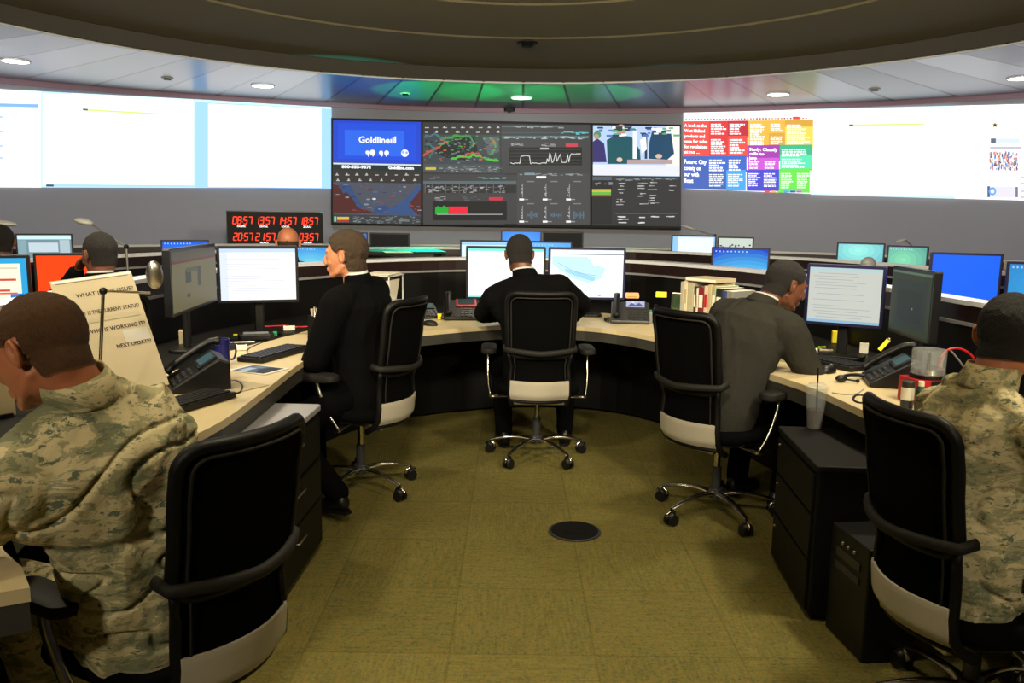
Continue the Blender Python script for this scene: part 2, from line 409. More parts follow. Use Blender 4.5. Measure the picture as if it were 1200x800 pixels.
# ------------------------------------------------------------------ room shell
def wallp(a, z, off=0.0): return Vector((WC[0]+(WR-off)*math.sin(a), WC[1]+(WR-off)*math.cos(a), z))
bm = B(); n = 96; A = [wallp(R(-75+150*i/n), 0) for i in range(n+1)]; A2 = [wallp(R(-75+150*i/n), 0, -.15) for i in range(n+1)]
strip(bm, A, A2, 0, 3.12); struct('wall_front', bm, 'wall')
bm = B(); A = [wallp(R(-75+150*i/n), 0, .04) for i in range(n+1)]; A2 = [wallp(R(-75+150*i/n), 0, .0) for i in range(n+1)]
strip(bm, A, A2, 2.985, 3.05); struct('trim_1', bm, 'trimm')
bm = B(); A = [wallp(R(-75+150*i/n), 0, .03) for i in range(n+1)]; A2 = [wallp(R(-75+150*i/n), 0, .0) for i in range(n+1)]
strip(bm, A, A2, 0, .1); struct('baseboard_front', bm, 'black')
bm = B(); box(bm, (0, 3.5, -.05), (24, 22, .1)); struct('floor', bm, 'carpet')
# lower metal ceiling ring (object origin at the ring's centre so its seams radiate from there)
RC = (0.05, 5.5); RR = 4.93
bm = B(); n = 120
def circ(r, k): a = 2*PI*k/n; return (r*math.cos(a), r*math.sin(a))
strip(bm, [circ(RR, k) for k in range(n+1)], [circ(12.6, k) for k in range(n+1)], 0, .06)
o = struct('ceiling', bm, 'ceil'); o.location = (RC[0], RC[1], 3.05)
bm = B(); strip(bm, [circ(RR-.012, k) for k in range(n+1)], [circ(RR+.012, k) for k in range(n+1)], 0, .012)
o = struct('trim_2', bm, 'metal_l'); o.location = (RC[0], RC[1], 3.038)
bm = B()
P = [(RR, .012), (RR-.02, .17), (RR-.12, .20)]
vs = [[bm.verts.new((r*math.cos(2*PI*k/n), r*math.sin(2*PI*k/n), z)) for k in range(n)] for r, z in P]
for a, b in zip(vs[:-1], vs[1:]):
    for k in range(n): bm.faces.new((a[k], a[(k+1) % n], b[(k+1) % n], b[k]))
o = struct('trim_3', bm, 'plaster_d'); o.location = (RC[0], RC[1], 3.05); s = o.modifiers.new('s', 'SOLIDIFY'); s.thickness = .02
bm = B()
P = [(RR-.02, .19), (3.3, .215), (3.27, .228), (2.0, .235), (1.97, .247), (.001, .255)]
vs = [[bm.verts.new((r*math.cos(2*PI*k/n), r*math.sin(2*PI*k/n), z)) for k in range(n)] for r, z in P]
for a, b in zip(vs[:-1], vs[1:]):
    for k in range(n): bm.faces.new((a[k], a[(k+1) % n], b[(k+1) % n], b[k]))
o = struct('ceiling', bm, 'plaster'); o.location = (RC[0], RC[1], 3.05); s = o.modifiers.new('s', 'SOLIDIFY'); s.thickness = .03
# side and rear walls, outside the frame, close the room
for nm, c, s_ in (('wall_left', (-11.5, 1.4, 1.56), (.2, 14, 3.12)), ('wall_right', (11.5, 1.4, 1.56), (.2, 14, 3.12)), ('wall_back', (0, -5.6, 1.56), (23, .2, 3.12))):
    bm = B(); box(bm, c, s_); struct(nm, bm, 'wall')

# floor grommet
t = thing('floor_grommet', 'round dark cable cover set in the carpet in the middle of the floor', 'floor cover', (.31, 3.75, 0))
bm = B(); cyl(bm, (0, 0, .004), .125, .008, seg=40); obj('rim', bm, 'darkpl', t, bevel=.003)
bm = B(); cyl(bm, (0, 0, .0065), .112, .008, seg=40); cyl(bm, (0, 0, .0105), .05, .003, seg=32); box(bm, (.03, .02, .0125), (.05, .012, .003)); obj('lid', bm, 'black', t)

# ------------------------------------------------------------------ ceiling fixtures
names = ['leftmost', 'second from left', 'middle', 'second from right', 'rightmost']
for (px, py), nm in zip([(18, 71), (308, 100), (611, 114), (912, 110), (1197, 91)], names):
    p = atz(px, py, 3.05)
    lb = {'leftmost': 'lit recessed ceiling downlight, first from the left', 'second from left': 'lit recessed ceiling downlight second from the left, above the bare white projection',
          'middle': 'lit recessed ceiling downlight above the middle of the video wall, in the green glow', 'second from right': 'lit recessed ceiling downlight above the coloured headline blocks', 'rightmost': 'lit recessed ceiling downlight cut by the right picture edge'}[nm]
    t = thing('ceiling_downlight', lb, 'ceiling light', (p.x, p.y, 3.05), group='recessed ceiling downlights')
    bm = B(); tube(bm, [(.14*math.cos(2*PI*k/36), .14*math.sin(2*PI*k/36), -.004) for k in range(36)], .012, 8, True); obj('trim_ring', bm, 'metal_l', t, smooth=True)
    bm = B(); cyl(bm, (0, 0, -.008), .13, .01, seg=36); obj('lens', bm, 'lampglow', t)
    l = bpy.data.lights.new('downlight', 'SPOT'); l.energy = 14; l.color = (1, .93, .82); l.spot_size = R(110); l.spot_blend = .8; l.shadow_soft_size = .12
    lo = bpy.data.objects.new('downlight', l); C.objects.link(lo); lo.location = (p.x, p.y, 3.02)
for (px, py), lb in zip([(196, 91), (475, 109), (1025, 104)], ['small unlit ceiling spot above the left white projection', 'small unlit ceiling spot just left of the green glow', 'small unlit ceiling spot above the white right projection']):
    p = atz(px, py, 3.05)
    t = thing('ceiling_spot', lb, 'ceiling spot', (p.x, p.y, 3.05))
    bm = B(); tube(bm, [(.06*math.cos(2*PI*k/24), .06*math.sin(2*PI*k/24), -.003) for k in range(24)], .012, 8, True); obj('collar', bm, 'metal_l', t, smooth=True)
    bm = B(); cyl(bm, (0, 0, -.012), .045, .03, seg=24, r2=.03); obj('eyeball', bm, 'black', t, smooth='auto')
p = atz(618, 48, 3.25)
t = thing('ceiling_speaker', 'round dark speaker grille in the brown upper ceiling at top centre', 'ceiling speaker', (p.x, p.y, 3.262))
bm = B(); cyl(bm, (0, 0, -.012), .16, .03, seg=32, r2=.12); obj('housing', bm, 'plaster_d', t, smooth='auto')
bm = B(); cyl(bm, (0, 0, -.03), .11, .012, seg=32); cyl(bm, (0, 0, -.05), .06, .04, seg=24, r2=.09); obj('grille', bm, 'black', t, smooth='auto')
p = onwall(597, 129, .1)
t = thing('wall_sensor', 'tiny dark sensor under the ceiling edge above the video wall', 'sensor', (p.x, p.y, 3.03))
bm = B(); rbox(bm, (0, 0, -.01), (.16, .07, .04), .03); obj('body', bm, 'black', t); bm = B(); sph(bm, (0, -.02, -.032), (.03, .03, .02)); obj('lens', bm, 'darkpl', t, smooth=True)

# ------------------------------------------------------------------ projected pictures on the curved wall
def wp(off): return lambda u, v, d: onwall(u, v, off+d)
LB = rgb(178, 214, 250); LB2 = rgb(150, 196, 248); OFFW = (1.0, 1.0, 1.0); GR = rgb(196, 226, 120)
t = thing('projected_display', 'wide bright white projection of web pages covering the left wall', 'projection', tuple(wallp(R(-28), 1.74, .03)))
def relp(off, t):
    o = Vector(t.location); return lambda u, v, d: onwall(u, v, off+d)-o
def slantrect(p, x0, x1, tl, tr, bl, br, col):
    """rect in photo space with linear top/bottom"""
    n = max(1, int((x1-x0)/8)); P = []; d = p.nxt()
    for i in range(n+1):
        k = i/n; x = x0+(x1-x0)*k; P += [p.fn(x, tl+(tr-tl)*k, d), p.fn(x, bl+(br-bl)*k, d)]
    p._add(P, [(2*i, 2*i+2, 2*i+3, 2*i+1) for i in range(n)], col)
topL = lambda x: 104.5+(x)*(124.5-104.5)/387
topR = lambda x: 131.5+(x-800)*(122-131.5)/400
botR = lambda x: 222.5+(x-800)*(235-222.5)/400
p = Pic(relp(.02, t), 8, .001)
slantrect(p, -90, 48, topL(-90), topL(48), 219, 219.5, OFFW); slantrect(p, -90, 45, 119, 122, 123, 126, rgb(120, 168, 236)); slantrect(p, -90, 43, 104, 106.5, 107, 109, rgb(214, 236, 240))
for y in (136, 153, 170, 184): slantrect(p, -30, 3, y, y, y+2, y+2, rgb(150, 180, 210))
p.build('browser_window', 'wallscreen', t)
p = Pic(relp(.018, t), 8, .001)
slantrect(p, 48, 388, topL(48), topL(388), 219.5, 220.5, LB)
slantrect(p, 50, 227, topL(50)+2, topL(227)+2, 217, 217.6, OFFW); slantrect(p, 84, 226, topL(84), topL(226), topL(84)+2.2, topL(226)+2.2, rgb(206, 238, 236))
slantrect(p, 98, 186, 127.5, 132.5, 129.5, 134.5, GR); slantrect(p, 98, 122, 123.5, 125, 125.5, 127, rgb(214, 240, 214)); slantrect(p, 97, 103, 127, 127.4, 129.4, 129.8, rgb(70, 110, 80))
slantrect(p, 54, 228, 215.5, 217, 218.5, 219, rgb(160, 196, 214)); slantrect(p, 54, 63, 216, 216.2, 218.5, 218.6, rgb(60, 70, 90))
p.build('spreadsheet_window', 'wallscreen', t)
p = Pic(relp(.034, t), 8, .001)
slantrect(p, 229, 388.5, topL(229), topL(388), 219.5, 221, LB2); slantrect(p, 229, 388, topL(229), topL(388), topL(229)+3, topL(388)+3, rgb(190, 232, 238))
slantrect(p, 244, 376.5, 121.5, 127.5, 218.5, 219.8, OFFW)
for i in range(6): p.rect(252, 190+i*3.4, 262+random.random()*10, 191.2+i*3.4, rgb(222, 238, 240))
p.build('document_window', 'wallscreen', t)

t = thing('projected_display', 'wide bright projection on the right wall with coloured headline blocks beside white pages', 'projection', tuple(wallp(R(28), 1.74, .03)))
p = Pic(relp(.018, t), 8, .0008)
slantrect(p, 801, 955, topR(801)+.5, topR(955), 221, 227, OFFW)
def yy(y, x): # straighten: content drifts downwards to the right like the picture's lower edge
    return y+(x-801)*.0*y
cols = dict(r1=rgb(226, 74, 66), r2=rgb(200, 58, 58), r3=rgb(176, 48, 60), b1=rgb(66, 92, 164), b2=rgb(62, 96, 180), b3=rgb(70, 150, 214), o1=rgb(226, 168, 66), o2=rgb(240, 196, 84), o3=rgb(196, 150, 60), p1=rgb(150, 60, 160), p2=rgb(186, 84, 190), v1=rgb(70, 70, 184), g1=rgb(60, 168, 124), g2=rgb(84, 206, 160), g3=rgb(100, 204, 74))
# slopes follow the projected page: rows tilt a little
def blk(x0, y0, x1, y1, c): slantrect(p, x0, x1, y0+(x0-801)*-.012, y0+(x1-801)*-.012, y1+(x0-801)*.02, y1+(x1-801)*.02, cols[c])
blk(801, 142, 831, 183, 'r1'); blk(831, 142, 853, 183, 'r2'); blk(853, 142, 877, 160, 'r3'); blk(853, 160, 876, 183, 'r1')
blk(800, 183, 829, 221, 'b1'); blk(829, 183, 875, 200, 'b2'); blk(829, 200, 851, 221, 'b1'); blk(851, 200, 874, 222, 'b3')
blk(877, 142, 901, 171, 'o1'); blk(901, 142, 920, 171, 'o1'); blk(920, 142, 953, 150, 'o3'); blk(920, 150, 953, 171, 'o2'); blk(901, 157, 920, 171, 'o3')
blk(876, 171, 914, 186, 'p1'); blk(876, 186, 913, 200, 'p2'); blk(875, 200, 913, 222, 'v1')
blk(914, 171, 952, 183, 'g1'); blk(914, 183, 952, 199, 'g2'); blk(913, 199, 951, 223, 'g3')
W2 = (1, 1, 1)
for i, s in enumerate(['A look at the', 'West Midland', 'products and', 'vote for sides', 'for regulations', 'at no ...']): p.text(s, 802, 148.5+i*6.2, 3.8, W2, w=min(27, len(s)*2.0), slant=.02, bold=.03)
for i, s in enumerate(['Future: City', 'county on', 'our with', 'float']): p.text(s, 801.5, 191.5+i*7.4, 5, W2, w=len(s)*2.2, slant=.03, bold=.03)
for i, s in enumerate(['Study: Classify', 'calls to', 'jump']): p.text(s, 878, 176.5+i*5.0, 3.6, W2, w=len(s)*2.2, slant=.02, bold=.03)
random.seed(3)
for (x0, y0, x1, y1, h) in [(833, 145, 851, 158, 1.6), (833, 163, 851, 180, 1.5), (855, 145, 874, 158, 1.6), (855, 163, 873, 180, 1.9), (831, 187, 850, 199, 1.8), (854, 187, 872, 199, 1.7), (831, 204, 849, 219, 1.1), (853, 204, 872, 219, 1.1),
                            (879, 145, 898, 169, 1.8), (903, 145, 918, 155, 1.4), (903, 160, 918, 169, 1.4), (922, 146, 950, 168, 1.3), (878, 189, 894, 198, 1.3), (896, 189, 911, 198, 1.3), (877, 203, 892, 219, 1.2), (895, 203, 911, 219, 1.3),
                            (916, 175, 949, 182, 1.2), (916, 186, 949, 197, 1.2), (915, 203, 930, 220, 1.2), (934, 203, 949, 220, 1.2)]:
    y = y0; d = p.nxt()
    while y < y1:
        xx = x0; xe = x0+(x1-x0)*(.55+.45*random.random())
        while xx < xe:
            w = 1.5+random.random()*4; p.rect(xx, y, min(xx+w, xe), y+h, W2, d=d); xx += w+.8
        y += h+1.1
for i in range(40):
    x = 803+i*3.6; p.rect(x, 139+(x-801)*-.01, x+2.4, 141+(x-801)*-.01, random.choice([rgb(200, 120, 110), rgb(150, 90, 90), rgb(220, 150, 120)]))
p.rect(929, 136.5, 937, 140, rgb(230, 70, 60))
for i, c in enumerate(['r1', 'o1', 'g3', 'b3', 'v1', 'p2']): p.rect(896+i*7.5, 223.3, 902+i*7.5, 225.6, cols[c])
p.build('headline_map', 'wallscreen', t)
p = Pic(relp(.034, t), 8, .001)
slantrect(p, 953, 1120, topR(953), topR(1120), 228, 232.5, OFFW); slantrect(p, 949, 954, 200, 200, 227, 227.5, OFFW)
slantrect(p, 953, 1120, topR(953), topR(1120), topR(953)+3, topR(1120)+3, rgb(206, 236, 232))
slantrect(p, 995, 1083, 145.5, 144.5, 147.5, 146.5, GR); slantrect(p, 997, 1018, 142, 141.8, 143.5, 143.3, rgb(214, 240, 214)); slantrect(p, 995, 1000, 145.5, 145.4, 148, 147.9, rgb(70, 110, 80))
slantrect(p, 950, 1119, 226.5, 230, 228, 232.8, rgb(186, 214, 220))
p.build('spreadsheet_window', 'wallscreen', t)
p = Pic(relp(.018, t), 8, .001)
slantrect(p, 1119, 1290, topR(1119), topR(1290), 232.6, 237, OFFW)
slantrect(p, 1160, 1290, 140.5, 139.5, 154, 154.5, rgb(212, 212, 218)); slantrect(p, 1161, 1170, 141, 141, 151, 151, rgb(250, 246, 220)); 
for a in range(5):
    an = 2*PI*a/5+PI/2; p.quad([(1166+3.4*math.cos(an), 146.5-3.4*math.sin(an)), (1166+1.5*math.cos(an+.63), 146.5-1.5*math.sin(an+.63)), (1166, 146.5), (1166+1.5*math.cos(an-.63), 146.5-1.5*math.sin(an-.63))], rgb(60, 56, 30), d=.02)
slantrect(p, 1161, 1195, 162, 162, 167.5, 167.5, rgb(196, 208, 216)); slantrect(p, 1161, 1167, 162, 162, 167.5, 167.5, rgb(90, 96, 110)); slantrect(p, 1160, 1197, 172, 172, 174, 174, rgb(160, 160, 176))
slantrect(p, 1159, 1194, 176, 176, 200, 200, rgb(226, 226, 236))
random.seed(5); d = p.nxt()
for i in range(150):
    x = 1159+random.random()*33; y = 177+random.random()*20; p.rect(x, y, x+1.2, y+2+random.random()*2.5, random.choice([rgb(60, 64, 120), rgb(150, 96, 70), rgb(90, 80, 130), rgb(200, 170, 130), rgb(196, 80, 90), rgb(110, 150, 210)]), d=d)
slantrect(p, 1157, 1193, 218, 218.5, 231, 231.5, rgb(206, 202, 214)); slantrect(p, 1157, 1160, 218, 218, 231, 231, rgb(70, 84, 130)); slantrect(p, 1190, 1193, 219, 219, 231, 231, rgb(110, 110, 130))
p.quad([(1163+4.5*math.cos(a*PI/6), 224+4.8*math.sin(a*PI/6)) for a in range(12)], rgb(96, 150, 214)); p.quad([(1163+2.4*math.cos(a*PI/6), 224+2.6*math.sin(a*PI/6)) for a in range(12)], rgb(210, 226, 244))
for y in (207, 214, 223, 230): slantrect(p, 1196, 1230, y, y, y+2, y+2, rgb(170, 170, 190))
p.build('web_page', 'wallscreen', t)

# ------------------------------------------------------------------ video wall
t = thing('video_wall', 'black framed wall of dark data screens hanging in the centre of the front wall', 'video wall', tuple(wallp(R(-.6), 1.28, .12)))
o_ = Vector(t.location)
def vwp(off): return lambda u, v, d: onwall(u, v, off+d)-o_
def vt(x): return 138+(x-388)*8/412
def vb(x): return 262.5+(x-389)*6/407
bm = B(); F0, F1 = vwp(.12), vwp(.0)
def vshell(x0, x1, y0f, y1f, off0, off1, n=16):
    f0, f1 = vwp(off0), vwp(off1); R_ = []
    for i in range(n+1):
        x = x0+(x1-x0)*i/n; a, b = y0f(x), y1f(x)
        R_.append([bm.verts.new(f0(x, a, 0)), bm.verts.new(f0(x, b, 0)), bm.verts.new(f1(x, b, 0)), bm.verts.new(f1(x, a, 0))])
    for i in range(n):
        for k in range(4): bm.faces.new((R_[i][k], R_[i+1][k], R_[i+1][(k+1) % 4], R_[i][(k+1) % 4]))
    bm.faces.new(R_[0]); bm.faces.new(R_[-1][::-1])
vshell(388, 798, vt, vb, .12, 0); obj('cabinet', bm, 'black', t)
D1, D2, D3, D4 = rgb(52, 52, 54), rgb(66, 66, 68), rgb(38, 38, 40), rgb(96, 100, 104)
def panel(x0, x1):
    p = Pic(vwp(.122), 10, .0006); slantrect(p, x0, x1, vt(x0)+3, vt(x1)+3, vb(x0)-3, vb(x1)-3, rgb(50, 50, 52)); return p
def dots(p, x0, y0, x1, y1, n, cs, s=1.5, h=1.0):
    d = p.nxt()
    for i in range(n):
        x = x0+random.random()*(x1-x0); y = y0+random.random()*(y1-y0); p.rect(x, y, x+s*(.4+random.random()), y+h*(.6+.8*random.random()), random.choice(cs), d=d)
def icons(p, x0, x1, y, n, c=rgb(190, 190, 190)):
    d = p.nxt()
    for i in range(n):
        x = x0+(x1-x0)*i/(n-1); w = 3+random.random()*2; p.rect(x, y, x+w, y+1.0, c, d=d)
        if random.random() < .7: p.rect(x+1, y-1.6, x+2.6, y, c, d=d)
random.seed(11)
p = panel(390, 493.5)                       # left column: advert above, weather map below
p.rect(390.5, 140.8, 493, 190, rgb(20, 66, 206), slant=.02)
p.rect(396, 144, 488, 186, rgb(16, 76, 222), slant=.02); p.rect(404, 152, 474, 182, rgb(34, 104, 238), slant=.02)
p.text('Goldline', 420, 167, 7.5, W2, w=37, slant=.02, bold=.03)
for i, h in enumerate((5, 6.5, 8)): p.rect(457.5+i*2.4, 167.8-h, 459.3+i*2.4, 167.8, W2)
def blob(cx, cy, r, c, sy=1): p.quad([(cx+r*math.cos(a*PI/6), cy+r*sy*math.sin(a*PI/6)) for a in range(12)], c)
for cx, r in ((430.5, 2.2), (436.5, 3.4), (446.5, 2.4), (453, 2.8), (474.5, 4.4)): blob(cx, 178.5+(cx-430)*.02, r, W2)
for cx in (431.5, 437, 447.5, 452.5): p.quad([(cx-1.4, 180), (cx+1.4, 180), (cx+.2, 184)], W2)
blob(472.5, 178.3, 1.6, rgb(150, 180, 255)); blob(476.5, 178.8, 1.6, rgb(150, 180, 255))
p.rect(390.5, 190.5, 493, 192.4, rgb(210, 224, 240), slant=.02); p.rect(390.5, 192.5, 493, 198.5, rgb(14, 40, 48), slant=.02)
p.text('800-555-9371', 400.5, 196.8, 3.4, W2, w=34, slant=.02, bold=.06); p.text('Goldline.com', 455, 198.0, 3.6, W2, w=30, slant=.02, bold=.06)
p.rect(390.5, 199, 493, 213, rgb(48, 44, 44), slant=.02); icons(p, 393, 486, 204.5, 9); icons(p, 394, 484, 211, 8)
p.rect(390.5, 213, 493, 251, rgb(74, 78, 92), slant=.02)
p.quad([(390.5, 216), (400, 218), (410, 228), (422, 243), (440, 250), (390.5, 250)], rgb(78, 30, 30)); p.quad([(398, 216), (412, 218), (417, 230), (430, 248), (420, 249), (404, 232)], rgb(44, 74, 120))
p.quad([(493, 215), (484, 224), (472, 236), (452, 246), (444, 251), (493, 252)], rgb(46, 78, 128)); p.quad([(493, 222), (480, 238), (470, 250), (493, 252)], rgb(84, 32, 30)); p.quad([(440, 242), (452, 240), (458, 246), (450, 250), (438, 249)], rgb(40, 70, 120))
dots(p, 392, 214, 490, 250, 60, [rgb(60, 100, 150), rgb(30, 50, 90), rgb(140, 60, 60), rgb(130, 150, 170)], 4, 1.2); blob(438.5, 233, 2.4, rgb(210, 210, 210), .5)
p.rect(390.5, 251, 493, 261, rgb(52, 56, 60), slant=.02); p.rect(395, 254, 409, 257.5, rgb(214, 190, 80)); p.rect(395, 258.2, 409, 260, rgb(190, 40, 40)); p.rect(391.5, 253.5, 394, 259.5, rgb(120, 220, 160)); dots(p, 412, 253, 490, 261, 80, [D4, rgb(120, 130, 134)], 4, .8)
p.build('display_panel', 'videowall', t)
p = panel(495.5, 592)                        # second column: radar map, table, bar panel
p.rect(496, 143.5, 586, 157, rgb(50, 48, 48), slant=.01); icons(p, 498, 582, 149, 9); icons(p, 498, 582, 154.5, 8)
p.rect(496, 157, 586, 192, rgb(58, 66, 72), slant=.01)
p.quad([(540, 160), (556, 162), (560, 176), (546, 188), (520, 184), (510, 178), (516, 168)], rgb(26, 30, 32)); p.quad([(566, 160), (584, 160), (585, 178), (572, 182)], rgb(92, 94, 100))
def squig(pts, w, c):
    q = [(a+random.uniform(-2, 2), b+random.uniform(-1.6, 1.6)) for (a, b) in [(x.x, x.y) for x in smooth_pts([(a, b, 0) for a, b in pts], 6)]]; p.line(q, w, c)
for pts, w, c in [([(497, 182), (506, 176), (520, 170), (530, 166)], 2.4, rgb(190, 80, 56)), ([(516, 162), (530, 160), (546, 160)], 2.6, rgb(70, 150, 60)), ([(512, 170), (528, 166), (540, 164)], 2, rgb(60, 180, 60)), ([(546, 158), (554, 164), (552, 174)], 2.2, rgb(70, 140, 90)),
                  ([(528, 186), (545, 184), (560, 182), (572, 186), (583, 188)], 2.6, rgb(80, 190, 60)), ([(545, 182), (556, 178), (566, 184)], 1.6, rgb(190, 90, 50)), ([(500, 168), (508, 174), (504, 186)], 2, rgb(60, 110, 110)), ([(574, 162), (580, 170), (576, 180)], 2.2, rgb(96, 150, 90)), ([(498, 160), (512, 158), (524, 168)], 2, rgb(70, 110, 130))]: squig(pts, w, c)
dots(p, 497, 158, 584, 190, 130, [rgb(60, 170, 60), rgb(110, 120, 130), rgb(200, 100, 50), rgb(40, 90, 90), rgb(30, 34, 36)], 3, 1.2)
p.rect(496, 192, 586, 202, rgb(70, 76, 80), slant=.01); p.rect(498.5, 196, 511, 199, rgb(200, 188, 70)); dots(p, 514, 194, 584, 201, 70, [D4, rgb(150, 160, 160)], 4, .8)
p.rect(496, 204, 592, 263, rgb(62, 62, 64)); p.rect(496, 212, 592, 215.5, rgb(86, 104, 108)); p.rect(498, 216, 592, 226, D3)
d = p.nxt()
for x in range(498, 592, 8): p.rect(x, 216, x+.5, 226, rgb(120, 124, 126), d=d)
for y in (219, 222.5): p.rect(498, y, 592, y+.4, rgb(110, 112, 114), d=d)
dots(p, 500, 217, 590, 225, 60, [rgb(150, 150, 150), rgb(170, 170, 170)], 3, .8); dots(p, 498, 206, 520, 209, 6, [D4], 5, .9); dots(p, 558, 207, 590, 209, 14, [rgb(110, 150, 156)], 5, 1)
dots(p, 506, 230, 520, 234, 8, [rgb(160, 160, 160)], 5, .7); dots(p, 540, 230, 560, 234, 8, [D4], 5, .7); p.rect(573, 231, 589, 234.5, rgb(210, 40, 70))
p.rect(507, 236, 592, 258, rgb(26, 26, 28)); p.rect(510, 243, 525.5, 251, rgb(24, 170, 50)); p.rect(512, 241.5, 515, 243, rgb(24, 170, 50)); p.rect(519, 241, 522, 243, rgb(24, 170, 50)); p.rect(526, 242, 548, 250, rgb(236, 30, 60)); p.rect(512, 250.6, 589, 251.6, rgb(170, 170, 170))
p.build('display_panel', 'videowall', t)
p = panel(592, 692)                          # third column: graph above, six small plots below
p.rect(587.5, 146, 691, 203, rgb(62, 62, 64)); p.rect(588, 147.5, 660, 149, D4); dots(p, 589, 147, 655, 149.5, 20, [rgb(150, 160, 165)], 5, 1); p.rect(588, 155, 690, 156, rgb(74, 84, 86)); dots(p, 657, 154, 690, 156.5, 12, [rgb(90, 190, 200)], 5, 1); p.rect(588, 159, 690, 162, rgb(84, 104, 108)); dots(p, 590, 159.5, 689, 162, 40, [rgb(170, 190, 190)], 4, .9)
dots(p, 597, 167.5, 612, 171, 12, [rgb(160, 160, 160)], 5, .7); dots(p, 630, 167.5, 646, 171, 10, [rgb(150, 150, 150)], 5, .7); p.rect(663, 168, 677, 172, rgb(206, 60, 80))
p.rect(597, 172.5, 682, 193.5, rgb(20, 20, 22)); d = p.nxt()
for y in range(175, 193, 4): p.rect(598, y, 681, y+.3, rgb(90, 90, 90), d=d)
g = [598+i*1.4 for i in range(60)]; yv = []
for x in g:
    k = (x-598)/83; yv.append(191-(8 if .14 < k < .28 else 0)-(0 if k < .52 else random.uniform(0, 12) if k < .86 else 11)+random.uniform(-.8, .8))
p.line(list(zip(g, yv)), .8, rgb(225, 225, 225)); p.rect(633, 173, 643, 175, rgb(190, 190, 190))
p.rect(592, 205, 606, 262, rgb(62, 62, 64)); p.rect(592, 212, 605, 215, rgb(86, 104, 108)); p.rect(592, 217, 605, 226, D3); p.rect(592, 236, 594, 258, rgb(26, 26, 28))
p.rect(606, 203, 691, 263, rgb(70, 70, 72)); p.rect(614.5, 202.5, 627, 205, rgb(120, 150, 160)); dots(p, 608, 203, 680, 205, 24, [rgb(140, 150, 150)], 5, .9); p.rect(628.5, 206.3, 640, 208.8, W2)
for r_ in range(2):
    for c_ in range(3):
        x, y = 612+c_*27.5, 215+r_*26; p.rect(x, y, x+.8, y+16, rgb(150, 150, 150)); p.rect(x-3.5, y+17.5, x+2, y+19.7, W2); p.rect(x+2, y+18, x+7, y+19.2, rgb(150, 150, 150)); dots(p, x-2, y+2, x, y+14, 8, [rgb(200, 200, 200)], 1.2, .8); p.rect(x+5, y-3, x+14, y-1.8, rgb(130, 130, 130))
        if r_ == 1:
            d = p.nxt()
            for q in range(9): h = random.uniform(2, 10); p.rect(x+5+q*1.6, y+11-h/2, x+5.7+q*1.6, y+11+h/2, rgb(96, 130, 150), d=d)
p.build('display_panel', 'videowall', t)
p = panel(694, 798)                          # right column: news programme above, list below
p.rect(695, 146.8, 796.5, 205.5, rgb(190, 214, 248), slant=.012); p.rect(780, 148, 796.5, 205, rgb(250, 246, 240))
p.quad([(694.8, 166), (700, 162), (708, 168), (711, 190), (695, 190)], rgb(52, 44, 110)); blob(700, 158, 4.5, rgb(70, 150, 110)); blob(699, 160, 3, rgb(190, 150, 130))
p.quad([(711, 164), (722, 158), (740, 160), (750, 176), (751, 192), (712, 192)], rgb(10, 84, 96)); p.quad([(724, 158), (734, 158), (733, 182), (728, 186)], W2); blob(728, 152, 6, rgb(186, 150, 130), 1.1); p.quad([(716, 148), (741, 148), (738, 154), (720, 153)], rgb(50, 60, 60))
p.quad([(761, 166), (764, 154), (786, 152), (790, 180), (782, 187), (760, 186)], rgb(16, 70, 104)); p.quad([(768, 150), (778, 150), (773, 170)], W2); p.line([(744, 150), (744, 186)], 5, rgb(240, 250, 250)); p.line([(757, 160), (757, 186)], 3, rgb(20, 60, 90)); blob(772, 183, 4, rgb(220, 190, 170), .7); blob(726, 187, 3.4, rgb(230, 200, 180), .8)
p.quad([(750, 164), (757, 160), (758, 175), (752, 180)], W2); p.rect(735, 187, 788, 192, rgb(186, 160, 158)); p.rect(694.8, 192.5, 796.2, 205, rgb(236, 238, 250), slant=.012)
dots(p, 696, 148, 790, 158, 34, [rgb(90, 180, 120), rgb(80, 120, 200), W2, rgb(40, 60, 90)], 6, 2)
p.rect(694.5, 207, 717, 262, D3); p.rect(694.5, 207, 717, 211, rgb(84, 96, 110)); dots(p, 696, 213, 716, 216, 8, [rgb(140, 140, 150)], 4, .8)
for y, c in ((221.5, rgb(200, 190, 70)), (225, rgb(90, 190, 70)), (228, rgb(190, 50, 46))): p.rect(693.8, y, 716, y+(3.5 if y < 227 else 2), c)
p.rect(719.5, 208, 796, 264, rgb(48, 48, 50)); p.rect(720, 208.5, 795, 210.5, rgb(70, 78, 80)); dots(p, 722, 208.5, 790, 210.5, 22, [rgb(130, 140, 140)], 5, 1); p.rect(721, 249.5, 795, 250.3, rgb(96, 120, 124))
for x0, ys in ((722, (214, 217, 221, 225, 233, 236, 239)), (746, (214, 217, 220, 226, 229, 238)), (759, (213, 217, 221, 228, 231, 234, 237)), (783, (217, 222))): 
    for y in ys: dots(p, x0, y, x0+7, y+.5, 3, [rgb(190, 190, 190), rgb(150, 150, 150)], 5, 1)
for x0, y in ((723, 253), (723, 256), (723, 260), (746, 254), (746, 260), (759, 253), (780, 253)): dots(p, x0, y, x0+8, y+.5, 4, [rgb(220, 220, 220)], 6, 1.1)
p.build('display_panel', 'videowall', t)

